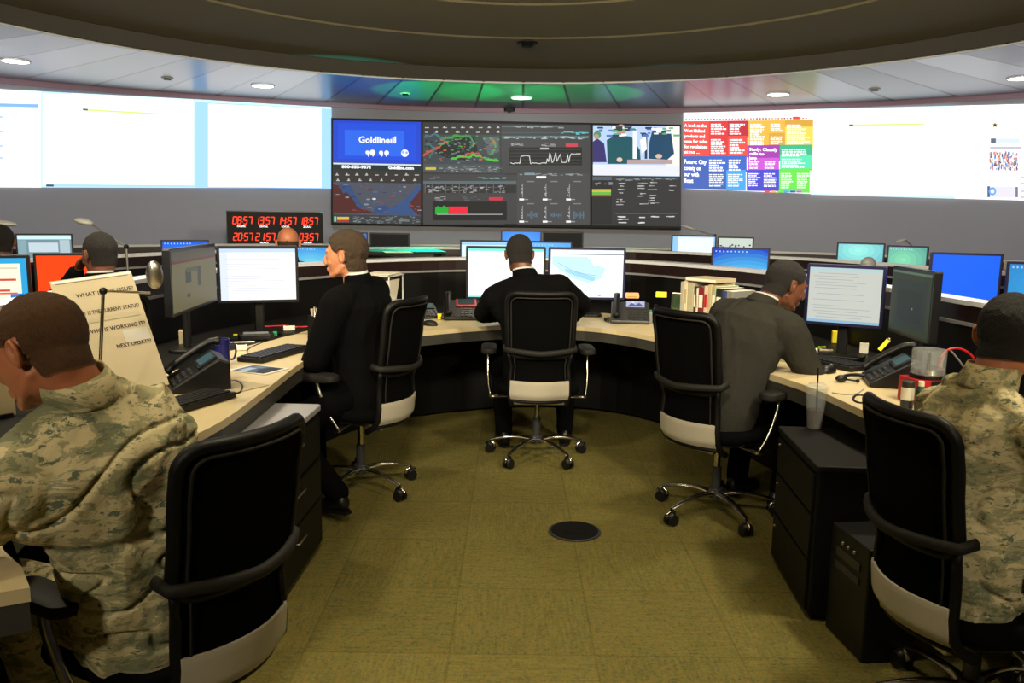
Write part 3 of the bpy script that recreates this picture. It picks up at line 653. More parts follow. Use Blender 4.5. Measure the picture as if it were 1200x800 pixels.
# ------------------------------------------------------------------ clock board on the wall
Dk = 10.2; a0, a1, a2 = aty(265, 247, Dk), aty(378, 246.5, Dk+.35), aty(378, 285, Dk+.35)
w = (Vector((a1.x, a1.y))-Vector((a0.x, a0.y))).length; h = .42
t = thing('clock_board', 'black board of red digital world clocks in two rows, left of the video wall', 'clock', (a0.x, a0.y, a0.z-h), math.atan2(a1.y-a0.y, a1.x-a0.x))
bm = B(); box(bm, (w/2, .03, h/2), (w, .06, h)); obj('case', bm, 'black', t, bevel=.004)
bm = B(); tube(bm, [(0, 0, 0), (0, 0, h), (w, 0, h), (w, 0, 0)], .008, 6); obj('frame', bm, 'greypl', t)
bm = B()
for x in (.3, w-.3): tube(bm, [(x, .03, .02), (x, .03, .02-(a0.z-h)+.01)], .02, 10)
obj('stand_leg', bm, 'black', t, smooth='auto')
RED = (1.0, .05, .02)
SEG = {'0': 'abcdef', '1': 'bc', '2': 'abged', '3': 'abgcd', '4': 'fgbc', '5': 'afgcd', '6': 'afgedc', '7': 'abc', '8': 'abcdefg', '9': 'abfgcd'}
times = [['08:57', '13:57', '14:57', '18:57'], ['20:57', '21:57', '22:57', '03:57']]
caps = [['PACIFIC', 'CENTRAL', 'LOCAL', 'ZULU'], ['', 'IRAQ', '', 'JAPAN']]
for r_ in range(2):
    for c_ in range(4):
        p = Pic(lambda u, v, d: Vector((u, -.0045-d, v)), step=.0003)
        x0 = .06+c_*(w-.1)/4+.01; z0 = h-.155-r_*.2; dw, dh = .038, .085
        x = x0
        for ch in times[r_][c_]:
            if ch == ':':
                p.rect(x-.002, z0+.02, x+.008, z0+.03, RED, d=.001); p.rect(x, z0+.055, x+.01, z0+.065, RED, d=.001); x += .014; continue
            sk = .012
            S = {'a': [(0, 1), (1, 1)], 'g': [(0, .5), (1, .5)], 'd': [(0, 0), (1, 0)], 'f': [(0, 1), (0, .5)], 'b': [(1, 1), (1, .5)], 'e': [(0, .5), (0, 0)], 'c': [(1, .5), (1, 0)]}
            for s_ in SEG[ch]: p.line([(x+q[0]*dw+q[1]*sk, z0+q[1]*dh) for q in S[s_]], .011, RED, d=.001)
            x += dw+.018
        if caps[r_][c_]: p.text(caps[r_][c_], x0+.05, z0-.04, .022, (.8, .8, .8), w=.1, vs=1, bold=.03, d=.001)
        o = p.build('clock_readout', 'led', t)
# ------------------------------------------------------------------ consoles
def resample(P, n):
    P = smooth_pts([(x, y, 0) for x, y in P], 10); L = [0]
    for a, b in zip(P[:-1], P[1:]): L.append(L[-1]+(b-a).length)
    out = []; j = 0
    for i in range(n):
        s = L[-1]*i/(n-1)
        while j < len(L)-2 and L[j+1] < s: j += 1
        k = (s-L[j])/max(1e-9, L[j+1]-L[j]); q = P[j].lerp(P[j+1], min(1, max(0, k))); out.append((q.x, q.y))
    return out
def console(name, label, inner, outer, ztop, rear=.55, group=None):
    n = 90
    I = resample(inner, n); O = resample(outer, n)
    t = thing(name, label, 'desk', (0, 0, 0), group=group)
    lerp = lambda k: [(a[0]+(b[0]-a[0])*k, a[1]+(b[1]-a[1])*k) for a, b in zip(I, O)]
    bm = B(); strip(bm, I, lerp(rear), .72, .75); obj('worktop', bm, 'desk', t)
    bm = B(); strip(bm, lerp(rear), O, .715, .7505); obj('rear_worktop', bm, 'black', t)

    bm = B(); strip(bm, offset2(I, .004), offset2(I, .03), .656, .72); obj('fascia', bm, 'deskedge', t)
    bm = B(); strip(bm, lerp(.5), lerp(.53), .02, .715); obj('modesty_panel', bm, 'black', t)
    bm = B(); strip(bm, offset2(O, -.03), offset2(O, .03), 0, ztop-.02); obj('back_panel', bm, 'black', t)
    bm = B(); strip(bm, offset2(O, -.045), offset2(O, .075), ztop-.022, ztop); obj('ledge', bm, 'ledge', t)
    bm = B(); strip(bm, offset2(O, -.042), offset2(O, -.03), ztop-.1, ztop-.024); obj('wood_band', bm, 'maroon', t)
    bm = B(); strip(bm, offset2(O, -.05), offset2(O, -.03), ztop-.116, ztop-.1); obj('rail', bm, 'rail', t)
    return t
in1 = [(-2.0, 1.35), (-1.5, 1.40), (-1.0, 1.51), (-.985, 1.6), (-1.15, 1.78), (-1.22, 2.1), (-1.10, 2.5), (-1.03, 2.85), (-1.03, 3.4), (-1.04, 4.0), (-1.01, 4.5), (-.86, 4.88), (-.56, 5.15), (-.18, 5.42), (.2, 5.52), (.57, 5.42), (.84, 5.12), (1.0, 4.78), (1.14, 4.2), (1.32, 3.62), (1.40, 3.05), (1.55, 2.5), (1.7, 1.9), (1.8, 1.2)]
out1 = [(-2.2, 1.30), (-2.1, 1.7), (-2.02, 2.2), (-2.0, 2.8), (-2.0, 3.5), (-2.02, 4.3), (-1.92, 5.0), (-1.58, 5.75), (-1.1, 6.45), (-.45, 6.9), (.3, 7.05), (.95, 6.85), (1.36, 6.4), (1.72, 5.85), (1.96, 5.2), (2.08, 4.6), (2.13, 4.1), (2.2, 3.65), (2.4, 3.0), (2.6, 2.2), (2.7, 1.2)]
console('curved_console', 'nearest horseshoe console with tan worktop round the open carpet', in1, out1, 1.12)
out2 = [(-4.3, 3.0), (-4.1, 4.3), (-3.72, 5.3), (-3.2, 6.5), (-2.5, 7.7), (-1.44, 8.57), (-.56, 8.86), (.3, 8.98), (1.22, 8.85), (2.0, 8.25), (2.79, 7.5), (3.3, 6.5), (3.75, 5.5), (4.2, 4.3), (4.5, 3.2)]
in2 = [(-2.9, 3.2), (-2.72, 4.3), (-2.66, 5.0), (-2.45, 6.0), (-1.95, 6.9), (-1.2, 7.55), (-.4, 7.85), (.3, 7.9), (1.0, 7.75), (1.6, 7.25), (2.15, 6.6), (2.6, 5.7), (2.85, 4.9), (3.1, 4.2), (3.4, 3.4)]
console('curved_console', 'second console row curving just behind the horseshoe console, in front of the farthest row', in2, out2, 1.12)
def ringpt(r, a): return (r*math.sin(R(a)), 3.3+r*math.cos(R(a)))
console('curved_console', 'farthest console row curving in front of the display wall', [ringpt(6.35, a) for a in range(-62, 63, 6)], [ringpt(7.3, a) for a in range(-62, 63, 6)], 1.08)

# ------------------------------------------------------------------ monitors
def content_doc(p, bg=(1, 1, 1), line=rgb(210, 214, 222), n=16, top=None, left=None, seed=1, dens=.5):
    random.seed(seed); p.rect(0, 0, 1, 1, bg)
    if top: p.rect(0, .93, 1, 1, top)
    if left: p.rect(0, 0, left[0], .93, left[1])
    d = p.nxt()
    for i in range(n):
        if random.random() < dens+.3:
            y = .9-i*.85/n; x = .06+random.random()*.08; p.rect(x, y-.012, x+random.uniform(.3, .8), y, line, d=d)
def content_sky(p, c0, c1, spot=(.5, .1), n=10, icons_=True):
    # a desktop wallpaper: bands of one tint round a bright patch
    for i in range(n):
        k = i/(n-1); c = tuple(a+(b-a)*k for a, b in zip(c0, c1)); r = 1.25*(1-k)+.08
        if i == 0: p.rect(0, 0, 1, 1, c); continue
        q = []
        for j in range(28):
            a = 2*PI*j/28; q.append((min(1, max(0, spot[0]+r*math.cos(a))), min(1, max(0, spot[1]+r*.8*math.sin(a)))))
        p.quad(q, c)
    if icons_:
        d = p.nxt()
        for i in range(9): p.rect(.04+i*.07, .91, .065+i*.07, .95, rgb(170, 200, 250), d=d)
MON = []
def monitor(label, px, py, px2, D, D2=None, h=.32, zb=None, lift=None, content=None, bez='bezel', mat_='screen', group='desk monitors', tilt=0, deskz=.7525, stand=True, ctr=None):
    """top-left pixel (px,py) at distance D, top-right pixel column px2 at D2"""
    D2 = D2 or D
    A_ = aty(px, py, D)
    Bq = aty(px2, py, D2); w = math.hypot(Bq.x-A_.x, D2-D); yaw = math.atan2(D2-D, Bq.x-A_.x); ztop = A_.z
    c = ((A_.x+Bq.x)/2, (D+D2)/2)
    z0 = ztop-h
    t = thing('monitor', label, 'monitor', (c[0]-math.sin(yaw)*.0, c[1], deskz), yaw, group)
    zc = z0-deskz+h/2
    bm = B(); rbox(bm, (0, .022, zc), (w, h, .036), .008, rot=(PI/2, 0, 0)); obj('housing', bm, bez, t, bevel=.003)
    if stand:
        ys = .045
        bm = B(); rbox(bm, (0, .06, (zc)/2+.02), (.055, .03, zc), .01); obj('stand_neck', bm, 'blackpl', t)
        bm = B(); rbox(bm, (0, .05, .008), (.24, .17, .016), .05); obj('stand_base', bm, 'blackpl', t, bevel=.004)
    b = .017
    p = Pic(lambda u, v, d: Vector((-w/2+b+u*(w-2*b), .003-d, zc-h/2+b+v*(h-2*b))), step=.00025)
    p.k = 0
    if content: content(p)
    else: p.rect(0, 0, 1, 1, (.004, .004, .005))
    p.build('display_panel', mat_, t)
    return t
CY, BL_ = rgb(60, 190, 240), rgb(30, 90, 220)
# horseshoe row
def c6(p): content_doc(p, rgb(246, 246, 250), rgb(206, 206, 214), 18, rgb(196, 214, 240), (.1, rgb(216, 226, 246)), 2, .4)
t5 = monitor('bright white document monitor on the left of the horseshoe, behind the black-suited man\'s desk', 253, 288, 349, 4.80, 4.95, h=.335, content=c6, bez='bezel')
def c5(p):
    p.rect(0, 0, 1, 1, rgb(104, 98, 70)); p.rect(0, .84, 1, 1, rgb(86, 80, 66)); p.rect(0, .8, 1, .84, rgb(96, 56, 46)); p.rect(.28, .45, .4, .66, rgb(54, 62, 50)); p.rect(.55, .35, .62, .7, rgb(66, 64, 52)); p.rect(.3, .2, .36, .26, rgb(60, 60, 50)); p.rect(.3, .62, .55, .7, rgb(80, 80, 62))
monitor('dim brownish monitor turned side-on, left of the bright white document monitor', 199, 292, 253, 3.95, 4.72, h=.33, content=c5, mat_='screendim')
def c9(p): p.rect(0, 0, 1, 1, (1, 1, 1)); p.rect(0, .95, 1, 1, rgb(120, 230, 214)); p.rect(0, 0, .3, .03, rgb(150, 240, 240))
monitor('plain glaring white monitor left of the centre man\'s head', 546, 288, 640, 6.0, h=.385, content=c9)
def c10(p):
    p.rect(0, 0, 1, 1, rgb(250, 254, 255)); p.rect(0, .9, 1, .915, rgb(60, 60, 90)); p.rect(0, .95, 1, 1, rgb(236, 248, 250))
    p.quad([(.02, .86), (.5, .86), (.6, .7), (.76, .62), (.7, .4), (.52, .3), (.3, .4), (.12, .58), (.02, .7)], rgb(196, 234, 248)); p.quad([(.2, .6), (.5, .48), (.62, .42), (.6, .34), (.4, .42), (.2, .54)], rgb(160, 212, 236))
    p.quad([(.52, .84), (.7, .84), (.8, .72), (.6, .66)], rgb(240, 252, 240)); p.line([(.1, .72), (.3, .56), (.45, .5), (.62, .46)], .008, rgb(120, 170, 200)); p.line([(.4, .3), (.55, .2), (.66, .06)], .008, rgb(150, 200, 220)); p.rect(.66, .03, .7, .06, rgb(120, 140, 160))
    random.seed(4); d = p.nxt()
    for i in range(30): x, y = random.uniform(.05, .7), random.uniform(.35, .85); p.rect(x, y, x+.03, y+.004, rgb(150, 196, 220), d=d)
monitor('monitor with a pale blue map, right of the centre man', 643, 289.5, 734, 6.0, h=.375, content=c10, bez='bezelblue')
def c15(p): content_doc(p, rgb(206, 210, 200), rgb(176, 182, 184), 16, rgb(190, 214, 216), None, 6, .5); p.rect(0, 0, 1, .05, rgb(150, 190, 214))
monitor('large pale document monitor in front of the grey-suited man', 946, 308.5, 1040, 4.45, 4.25, h=.325, content=c15, bez='bezelblue', mat_='screendim')
def c16(p): p.rect(0, 0, 1, 1, rgb(50, 58, 46)); p.rect(.1, .1, .9, .86, rgb(44, 52, 50)); p.rect(.16, .2, .8, .7, rgb(38, 46, 46)); p.rect(.55, .4, .58, .43, rgb(120, 130, 120)); p.rect(0, .96, 1, 1, rgb(90, 110, 90))
monitor('dark monitor turned nearly edge-on, right of the pale document monitor', 1046, 311, 1096, 4.15, 3.70, h=.33, content=c16, mat_='screendim')
# second row
def c1(p):
    p.rect(0, 0, 1, 1, rgb(40, 160, 214)); p.rect(0, .12, .86, .9, rgb(238, 238, 210)); p.rect(.0, .12, .6, .3, rgb(230, 236, 214)); p.quad([(.6, .12), (.9, .12), (.9, .34), (.6, .34)], rgb(30, 130, 200)); d = p.nxt()
    p.rect(.1, .8, .8, .83, rgb(214, 200, 170), d=d); p.rect(.2, .58, .75, .62, rgb(210, 70, 60), d=d); p.rect(.3, .38, .6, .42, rgb(210, 70, 60), d=d); p.rect(.35, .33, .76, .36, rgb(220, 90, 80), d=d)
monitor('monitor with a cream page on light blue, at the left picture edge', -28, 299, 34, 4.35, 4.45, h=.32, content=c1)
def c3(p): p.rect(0, 0, 1, 1, rgb(250, 66, 8))
monitor('monitor filled with plain orange red, behind the dark-haired man on the left', 38, 296.5, 130, 5.45, 5.6, h=.32, content=c3)
def sky14(p): content_sky(p, rgb(14, 60, 190), rgb(90, 214, 246), (.62, .05))
def sky4(p): content_sky(p, rgb(20, 90, 220), rgb(70, 170, 250), (.5, .0))
def sky7(p):
    content_sky(p, rgb(10, 110, 210), rgb(120, 220, 230), (.5, .2)); p.quad([(.3, .2), (.42, .36), (.5, .4), (.6, .3), (.78, .22), (.7, .14), (.4, .14)], rgb(210, 200, 110))
monitor('blue desktop monitor with an island picture, left of the black-suited man\'s face', 342, 287, 386, 6.9, h=.25, content=sky7)
monitor('blue desktop monitor in the second row, right of the centre, below the two small pictures', 834, 289, 903, 7.3, 7.15, h=.32, content=sky14, bez='bezelblue')
def flat(c): return lambda p: p.rect(0, 0, 1, 1, c)
monitor('plain bright blue monitor on the right above a white ledge', 1091, 295, 1177, 5.75, 5.6, h=.33, content=flat(rgb(20, 96, 236)), bez='bezelblue')
def c20(p): content_sky(p, rgb(30, 110, 180), rgb(50, 150, 210), (.5, .5))
monitor('blue-green monitor cut by the right picture edge, above the uniformed man\'s head', 1181, 306, 1262, 5.5, 5.35, h=.33, content=c20, bez='bezelblue')
def c9b(p): p.rect(0, 0, 1, 1, rgb(214, 236, 250)); p.rect(0, .9, 1, 1, rgb(150, 200, 240))
monitor('white monitor showing only its top edge behind the glaring white monitor', 539, 281, 609, 8.05, h=.32, content=c9b)
monitor('light blue monitor showing as a strip just right of the centre man\'s head', 611, 282, 671, 8.1, h=.32, content=lambda p: content_sky(p, rgb(60, 140, 240), rgb(120, 200, 255), (.3, .5)))
# farthest row
monitor('blue desktop monitor in the farthest row, left, above a white ledge', 188, 281, 245, 8.55, 8.75, h=.34, content=sky4)
def c2(p): p.rect(0, 0, 1, 1, rgb(110, 140, 150)); p.rect(0, .88, 1, 1, rgb(200, 230, 236)); p.rect(.2, .5, .75, .78, rgb(190, 206, 214)); p.rect(.0, .3, .16, .86, rgb(130, 160, 170)); p.rect(.78, .2, .97, .86, rgb(170, 190, 196))
monitor('pale grey-blue window monitor at far left, behind the orange red one', 17, 273.5, 85, 7.6, 7.8, h=.34, content=c2)
monitor('small bright blue monitor in the farthest row, just above the centre man\'s head', 587, 269.5, 635, 9.95, h=.36, content=lambda p: content_sky(p, rgb(20, 90, 220), rgb(90, 170, 250), (.5, .5), icons_=False))
monitor('switched-off black monitor in the farthest row, right of the small blue one', 636, 271, 684, 9.95, h=.36)
monitor('switched-off black monitor in the farthest row, right of the black-suited man\'s head', 433, 272.5, 480, 9.8, h=.36)
monitor('sliver of a small blue monitor directly behind the black-suited man\'s head', 392, 272, 431, 9.7, 9.8, h=.35, content=lambda p: p.rect(0, 0, 1, 1, rgb(60, 110, 200)))
def c12(p): p.rect(0, 0, 1, 1, rgb(140, 196, 246)); p.rect(.12, .0, .97, .96, rgb(226, 236, 242)); p.rect(.12, .96, .97, 1, rgb(190, 214, 240))
monitor('pale document monitor in the farthest row, right of the video wall', 787, 275, 840, 9.55, 9.45, h=.35, content=c12, bez='bezelblue')
def c13(p):
    p.rect(0, 0, 1, 1, rgb(196, 206, 196)); random.seed(9); d = p.nxt()
    for i in range(60): x, y = random.random()*.95, random.random()*.75; p.rect(x, y, x+random.uniform(.02, .08), y+.05, random.choice([rgb(30, 30, 30), rgb(60, 70, 60), rgb(90, 90, 80)]), d=d)
monitor('monitor with a black and white photo, right of the pale one in the farthest row', 841, 277, 884, 9.4, 9.3, h=.35, content=c13)
def c17(p): content_sky(p, rgb(16, 100, 170), rgb(150, 236, 220), (.45, .8))
def c18(p): content_sky(p, rgb(14, 90, 130), rgb(130, 214, 170), (.4, .6))
monitor('teal desktop monitor in the far right row, left one of a pair', 981, 283.5, 1038, 8.5, 8.3, h=.34, content=c17, bez='bezelblue')
monitor('green-teal desktop monitor in the far right row, right one of a pair', 1040, 287, 1089, 8.25, 8.05, h=.34, content=c18, bez='bezelblue')
# ------------------------------------------------------------------ office chair
def by(z):  # rear profile of the back: y for a height
    K = [(.36, -.17), (.40, -.235), (.44, -.262), (.52, -.272), (.60, -.262), (.70, -.285), (.80, -.298), (.92, -.312), (1.06, -.345)]
    for (a, ya), (b, yb) in zip(K[:-1], K[1:]):
        if z <= b: return ya+(yb-ya)*max(0, (z-a))/(b-a)
    return K[-1][1]
def bw(z):
    K = [(.36, .19), (.44, .205), (.52, .203), (.62, .195), (.70, .212), (.85, .228), (1.06, .218)]
    for (a, ya), (b, yb) in zip(K[:-1], K[1:]):
        if z <= b: return .88*(ya+(yb-ya)*max(0, (z-a))/(b-a))
    return .88*K[-1][1]
def bs(u, z, off=0): return Vector((u*bw(z), by(z)+.055*u*u+off, z))
def grid_plate(bm, z0, z1, u0, u1, off, th, nu=14, nz=10, rc=0):
    fr, bk = [], []
    for i in range(nz+1):
        z = z0+(z1-z0)*i/nz
        fr.append([bm.verts.new(bs(u0+(u1-u0)*j/nu, z, off)) for j in range(nu+1)]); bk.append([bm.verts.new(bs(u0+(u1-u0)*j/nu, z, off-th)) for j in range(nu+1)])
    for i in range(nz):
        for j in range(nu):
            bm.faces.new((fr[i][j], fr[i][j+1], fr[i+1][j+1], fr[i+1][j])); bm.faces.new((bk[i][j], bk[i+1][j], bk[i+1][j+1], bk[i][j+1]))
    for j in range(nu):
        bm.faces.new((fr[0][j], bk[0][j], bk[0][j+1], fr[0][j+1])); bm.faces.new((fr[nz][j], fr[nz][j+1], bk[nz][j+1], bk[nz][j]))
    for i in range(nz):
        bm.faces.new((fr[i][0], fr[i+1][0], bk[i+1][0], bk[i][0])); bm.faces.new((fr[i][nu], bk[i][nu], bk[i+1][nu], fr[i+1][nu]))
GCH = 'black mesh-backed office chairs round the console'
def make_chair():
    t = thing('office_chair', 'x', 'chair', group=GCH)
    # star base
    for k in range(5):
        a = 2*PI*k/5+PI/2+.0; ca, sa = math.cos(a), math.sin(a)
        bm = B(); P = [Vector((ca*r, sa*r, z)) for r, z in ((.02, .112), (.10, .118), (.20, .108), (.30, .082))]
        tube(bm, smooth_pts(P, 4), [.024-.001*i for i in range(13)], 10, flat=.55)
        lg = obj('base_leg', bm, 'chrome', t, smooth='auto')
        bm = B(); cx, cy = ca*.30, sa*.30
        for s in (-1, 1):
            cyl(bm, (cx-sa*.016*s, cy+ca*.016*s, .028), .028, .018, rot=(PI/2, 0, a), seg=20)
        sph(bm, (cx, cy, .045), (.026, .026, .022), seg=12); cyl(bm, (cx, cy, .068), .007, .03, seg=10)
        obj('caster', bm, 'blackpl', lg, smooth='auto')
        bm = B(); tube(bm, [Vector((cx+.026*math.cos(q)*ca, cy+.026*math.cos(q)*sa, .038+.024*math.sin(q))) for q in [PI*i/8 for i in range(9)]], .006, 8, flat=2.4); obj('caster_cover', bm, 'chrome', lg, smooth=True)
    bm = B(); cyl(bm, (0, 0, .115), .036, .05, seg=24); cyl(bm, (0, 0, .19), .024, .12, seg=20); obj('base_hub', bm, 'darkpl', t, smooth='auto', bevel=.002)
    bm = B(); cyl(bm, (0, 0, .30), .016, .22, seg=20); obj('gas_lift', bm, 'chrome', t, smooth='auto')
    bm = B(); rbox(bm, (0, 0, .40), (.18, .24, .05), .03); box(bm, (0, -.13, .395), (.12, .14, .03)); box(bm, (0, -.205, .395), (.30, .03, .03)); obj('tilt_mechanism', bm, 'alu', t, bevel=.006)
    bm = B(); tube(bm, [(.09, .04, .395), (.2, .05, .39), (.27, .05, .385)], .006, 8); obj('height_lever', bm, 'blackpl', t, smooth=True)
    # seat
    bm = B(); P = rrect(.49, .46, .09, 7); m = [(.86, .428), (.97, .436), (1, .455), (.99, .476), (.94, .488), (.7, .492), (.3, .488)]
    rg = [[bm.verts.new((x*k, y*k+.02, z-.014*max(0, (y-.12))/.1)) for x, y in P] for k, z in m]
    for a, b in zip(rg[:-1], rg[1:]):
        for i in range(len(P)): bm.faces.new((a[i], a[(i+1) % len(P)], b[(i+1) % len(P)], b[i]))
    bm.faces.new(rg[0][::-1]); bm.faces.new(rg[-1]); st = obj('seat', bm, 'seatfab', t, smooth=True)
    bm = B(); rbox(bm, (0, .01, .425), (.44, .40, .012), .08); obj('seat_pan', bm, 'chairrim', st, bevel=.003)
    # upper back: outer frame, inner rim line, mesh
    def loop(z0, z1, u, off, rc, n=6):
        cor = []; 
        for cu, cz, a0 in ((u, z1, 0), (-u, z1, 90), (-u, z0, 180), (u, z0, 270)):
            w_ = bw(cz); 
            for k in range(n+1):
                a = R(a0+90*k/n); uu = cu-math.copysign(rc/w_, cu)+rc/w_*math.cos(a); zz = cz-(rc if cz == z1 else -rc)+rc*math.sin(a); cor.append(bs(uu, zz, off))
        # refine straight runs so that they follow the curve
        out = []
        for a, b in zip(cor, cor[1:]+cor[:1]):
            L = (b-a).length; q = max(1, int(L/.03))
            for i in range(q):
                if L < .03: out.append(a)
                else:
                    p = a.lerp(b, i/q); z = p.z; uu = p.x/bw(z); out.append(bs(uu, z, off))
        return out
    bm = B(); tube(bm, loop(.675, 1.045, .985, -.004, .05), .017, 10, True, flat=1.0); obj('back_frame', bm, 'chairblk', t, smooth=True)
    bm = B(); tube(bm, loop(.695, 1.022, .885, -.022, .035), .0045, 8, True); obj('rim_line', bm, 'chairrim', t, smooth=True)
    bm = B(); grid_plate(bm, .672, 1.04, -.95, .95, -.002, .008); obj('back_mesh', bm, 'seatfab', t, smooth='auto')
    # lumbar bar
    bm = B(); P = [bs(u, .70+.012*abs(u), -.03-.012*(1-u*u)) for u in [-1.08+2.16*i/16 for i in range(17)]]; P = [P[0]+Vector((.0, .05, .012))]+P+[P[-1]+Vector((0, .05, .012))]
    tube(bm, P, .013, 12, flat=1.3); obj('lumbar_bar', bm, 'chairrim', t, smooth=True)
    # lower back: side rails, inner mesh, pale shell
    for s in (-1, 1):
        bm = B(); tube(bm, [bs(s*.97, z, -.006) for z in (.70, .66, .62, .56, .50, .44, .40, .37)], .0135, 10, flat=1.2); obj('side_rail', bm, 'chairblk', t, smooth=True)
        bm = B(); tube(bm, [bs(s*.84, z, -.018) for z in (.69, .62, .56, .50)], .0035, 6); obj('rim_line', bm, 'chairrim', t, smooth=True)
    bm = B(); grid_plate(bm, .41, .69, -.93, .93, .006, .006); obj('lower_mesh', bm, 'seatfab', t, smooth='auto')
    bm = B(); grid_plate(bm, .415, .53, -.965, .965, -.014, .009); obj('back_shell', bm, 'panel', t, smooth='auto')
    bm = B(); tube(bm, [bs(u, .402, -.012) for u in [-1+i/8 for i in range(17)]], .011, 8); obj('lower_rail', bm, 'chairblk', t, smooth=True)
    # arms
    for s in (-1, 1):
        bm = B(); P = rrect(.095, .25, .044, 7)
        rg = [[bm.verts.new((s*.30+x*k, .06+y*k, z)) for x, y in P] for k, z in ((.86, .648), (.98, .655), (1, .668), (.96, .682), (.8, .688))]
        for a, b in zip(rg[:-1], rg[1:]):
            for i in range(len(P)): bm.faces.new((a[i], a[(i+1) % len(P)], b[(i+1) % len(P)], b[i]))
        bm.faces.new(rg[0][::-1]); bm.faces.new(rg[-1]); ar = obj('armrest', bm, 'chairrim', t, smooth='auto')
        bm = B(); tube(bm, smooth_pts([(s*.30, .07, .65), (s*.305, .045, .57), (s*.30, -.0, .47), (s*.285, -.05, .39)], 5), .011, 10, flat=2.0, hint=(0, 1, 0)); obj('arm_post', bm, 'chrome', ar, smooth=True)
        bm = B(); tube(bm, smooth_pts([(s*.285, -.05, .392), (s*.2, -.02, .388), (s*.08, 0, .39)], 4), .012, 8, flat=.6); obj('arm_bracket', bm, 'alu', ar, smooth=True)
    return t
chair0 = make_chair()
chairs = [((.16, 4.97), 1, 'office chair with its back to the camera at the far middle of the horseshoe'),
          ((-.81, 4.33), 68, 'office chair under the black-suited man in left profile, turned to the left'),
          ((1.04, 4.02), -54, 'office chair under the grey-suited man, turned to the right'),
          ((-.89, 2.05), 62, 'nearest office chair at bottom left, its back beside the camouflage-uniformed officer'),
          ((1.39, 2.30), -80, 'office chair at bottom right behind the camouflage-uniformed man'),
          ((-2.2, 4.42), 30, 'office chair hidden under the dark-haired man facing the orange red monitor'),
          ((-3.55, 5.75), 20, 'office chair hidden under the far left man of whom only the hair shows'),
          ((-1.68, 6.2), 10, 'office chair hidden under the balding man below the clock board')]
base_rot = [0, 20, 33, 8, 20, 0, 0, 0]
for i, ((x, y), a, lb) in enumerate(chairs):
    c = chair0 if i == 0 else copy_tree(chair0)
    c.location = (x, y, 0); c.rotation_euler = (0, 0, R(a)); c['label'] = lb
    for k in kids(c):
        if k.name.startswith('base_leg'): k.rotation_euler = (0, 0, R(base_rot[i]))
        elif i in (3, 4) and not k.name.startswith('base_hub'): k.location.z = -.07

# ------------------------------------------------------------------ people
def ik(a, b, l1, l2, hint):
    a, b, h = Vector(a), Vector(b), Vector(hint); d = b-a; L = min(d.length, (l1+l2)*.999); dn = d.normalized(); b = a+dn*L
    x = (l1*l1-l2*l2+L*L)/(2*L); y = math.sqrt(max(0, l1*l1-x*x)); hh = (h-dn*h.dot(dn)).normalized()
    return a+dn*x+hh*y, b
def limb(bm, pts, rads, seg=16):
    """rounded tapering limb"""
    pts = [Vector(p) for p in pts]
    for i in range(len(pts)-1):
        a, b = pts[i], pts[i+1]; n = 5; L = (b-a).length
        if L < 1e-5: continue
        P = [a.lerp(b, k/n) for k in range(n+1)]; rr = [rads[i]+(rads[i+1]-rads[i])*k/n for k in range(n+1)]
        tube(bm, P, rr, seg)
    for p, r in zip(pts, rads): sph(bm, p, r*1.0, seg=16)
def oval(bm, rings, seg=28):
    """loft of oval rings: (centre, right vec, front vec)"""
    rs = []
    for c, x, y in rings: rs.append([bm.verts.new(Vector(c)+Vector(x)*math.cos(2*PI*k/seg)+Vector(y)*math.sin(2*PI*k/seg)) for k in range(seg)])
    for a, b in zip(rs[:-1], rs[1:]):
        for k in range(seg): bm.faces.new((a[k], a[(k+1) % seg], b[(k+1) % seg], b[k]))
    bm.faces.new(rs[0][::-1]); bm.faces.new(rs[-1])
def remeshed(bm, vox, it=2, disp=None, name='m'):
    bmesh.ops.recalc_face_normals(bm, faces=bm.faces)
    me = bpy.data.meshes.new(name); bm.to_mesh(me); bm.free(); o = bpy.data.objects.new('tmp', me); C.objects.link(o)
    r = o.modifiers.new('r', 'REMESH'); r.mode = 'VOXEL'; r.voxel_size = vox; r.use_smooth_shade = True
    s = o.modifiers.new('s', 'SMOOTH'); s.iterations = it; s.factor = .5
    dg = bpy.context.evaluated_depsgraph_get(); e = o.evaluated_get(dg); out = bpy.data.meshes.new_from_object(e)
    bpy.data.objects.remove(o); bpy.data.meshes.remove(me)
    if disp:
        nn = [v.normal.copy() for v in out.vertices]
        for v, n in zip(out.vertices, nn): v.co += n*disp(v.co)
    for p in out.polygons: p.use_smooth = True
    out.name = name; return out
def fold(amp, f=7, seed=0, axis=(1, 1, .45), crease=0):
    ax = Vector(axis); sd = Vector((seed*3.1, seed*1.7, seed))
    def fn(p):
        q = Vector((p.x*ax.x, p.y*ax.y, p.z*ax.z))*f+sd
        w = noise.noise_vector(q*.6)*.7
        a = noise.noise(q+w); b = noise.noise(q*2.1+w*1.5+Vector((5, 1, 2)))
        r = amp*(.35-abs(a)*2.2)+amp*.45*(.3-abs(b)*2)
        if crease:
            q2 = Vector((p.x*1.0+p.z*.35, p.y*1.0, p.z*2.3-p.x*.5))*4.2+sd; c_ = noise.noise(q2+noise.noise_vector(q2*.5)*.6)
            r -= crease*max(0, 1-abs(c_)*7)**2*max(0, min(1, (1.10-p.z)/.12))
        return r
    return fn
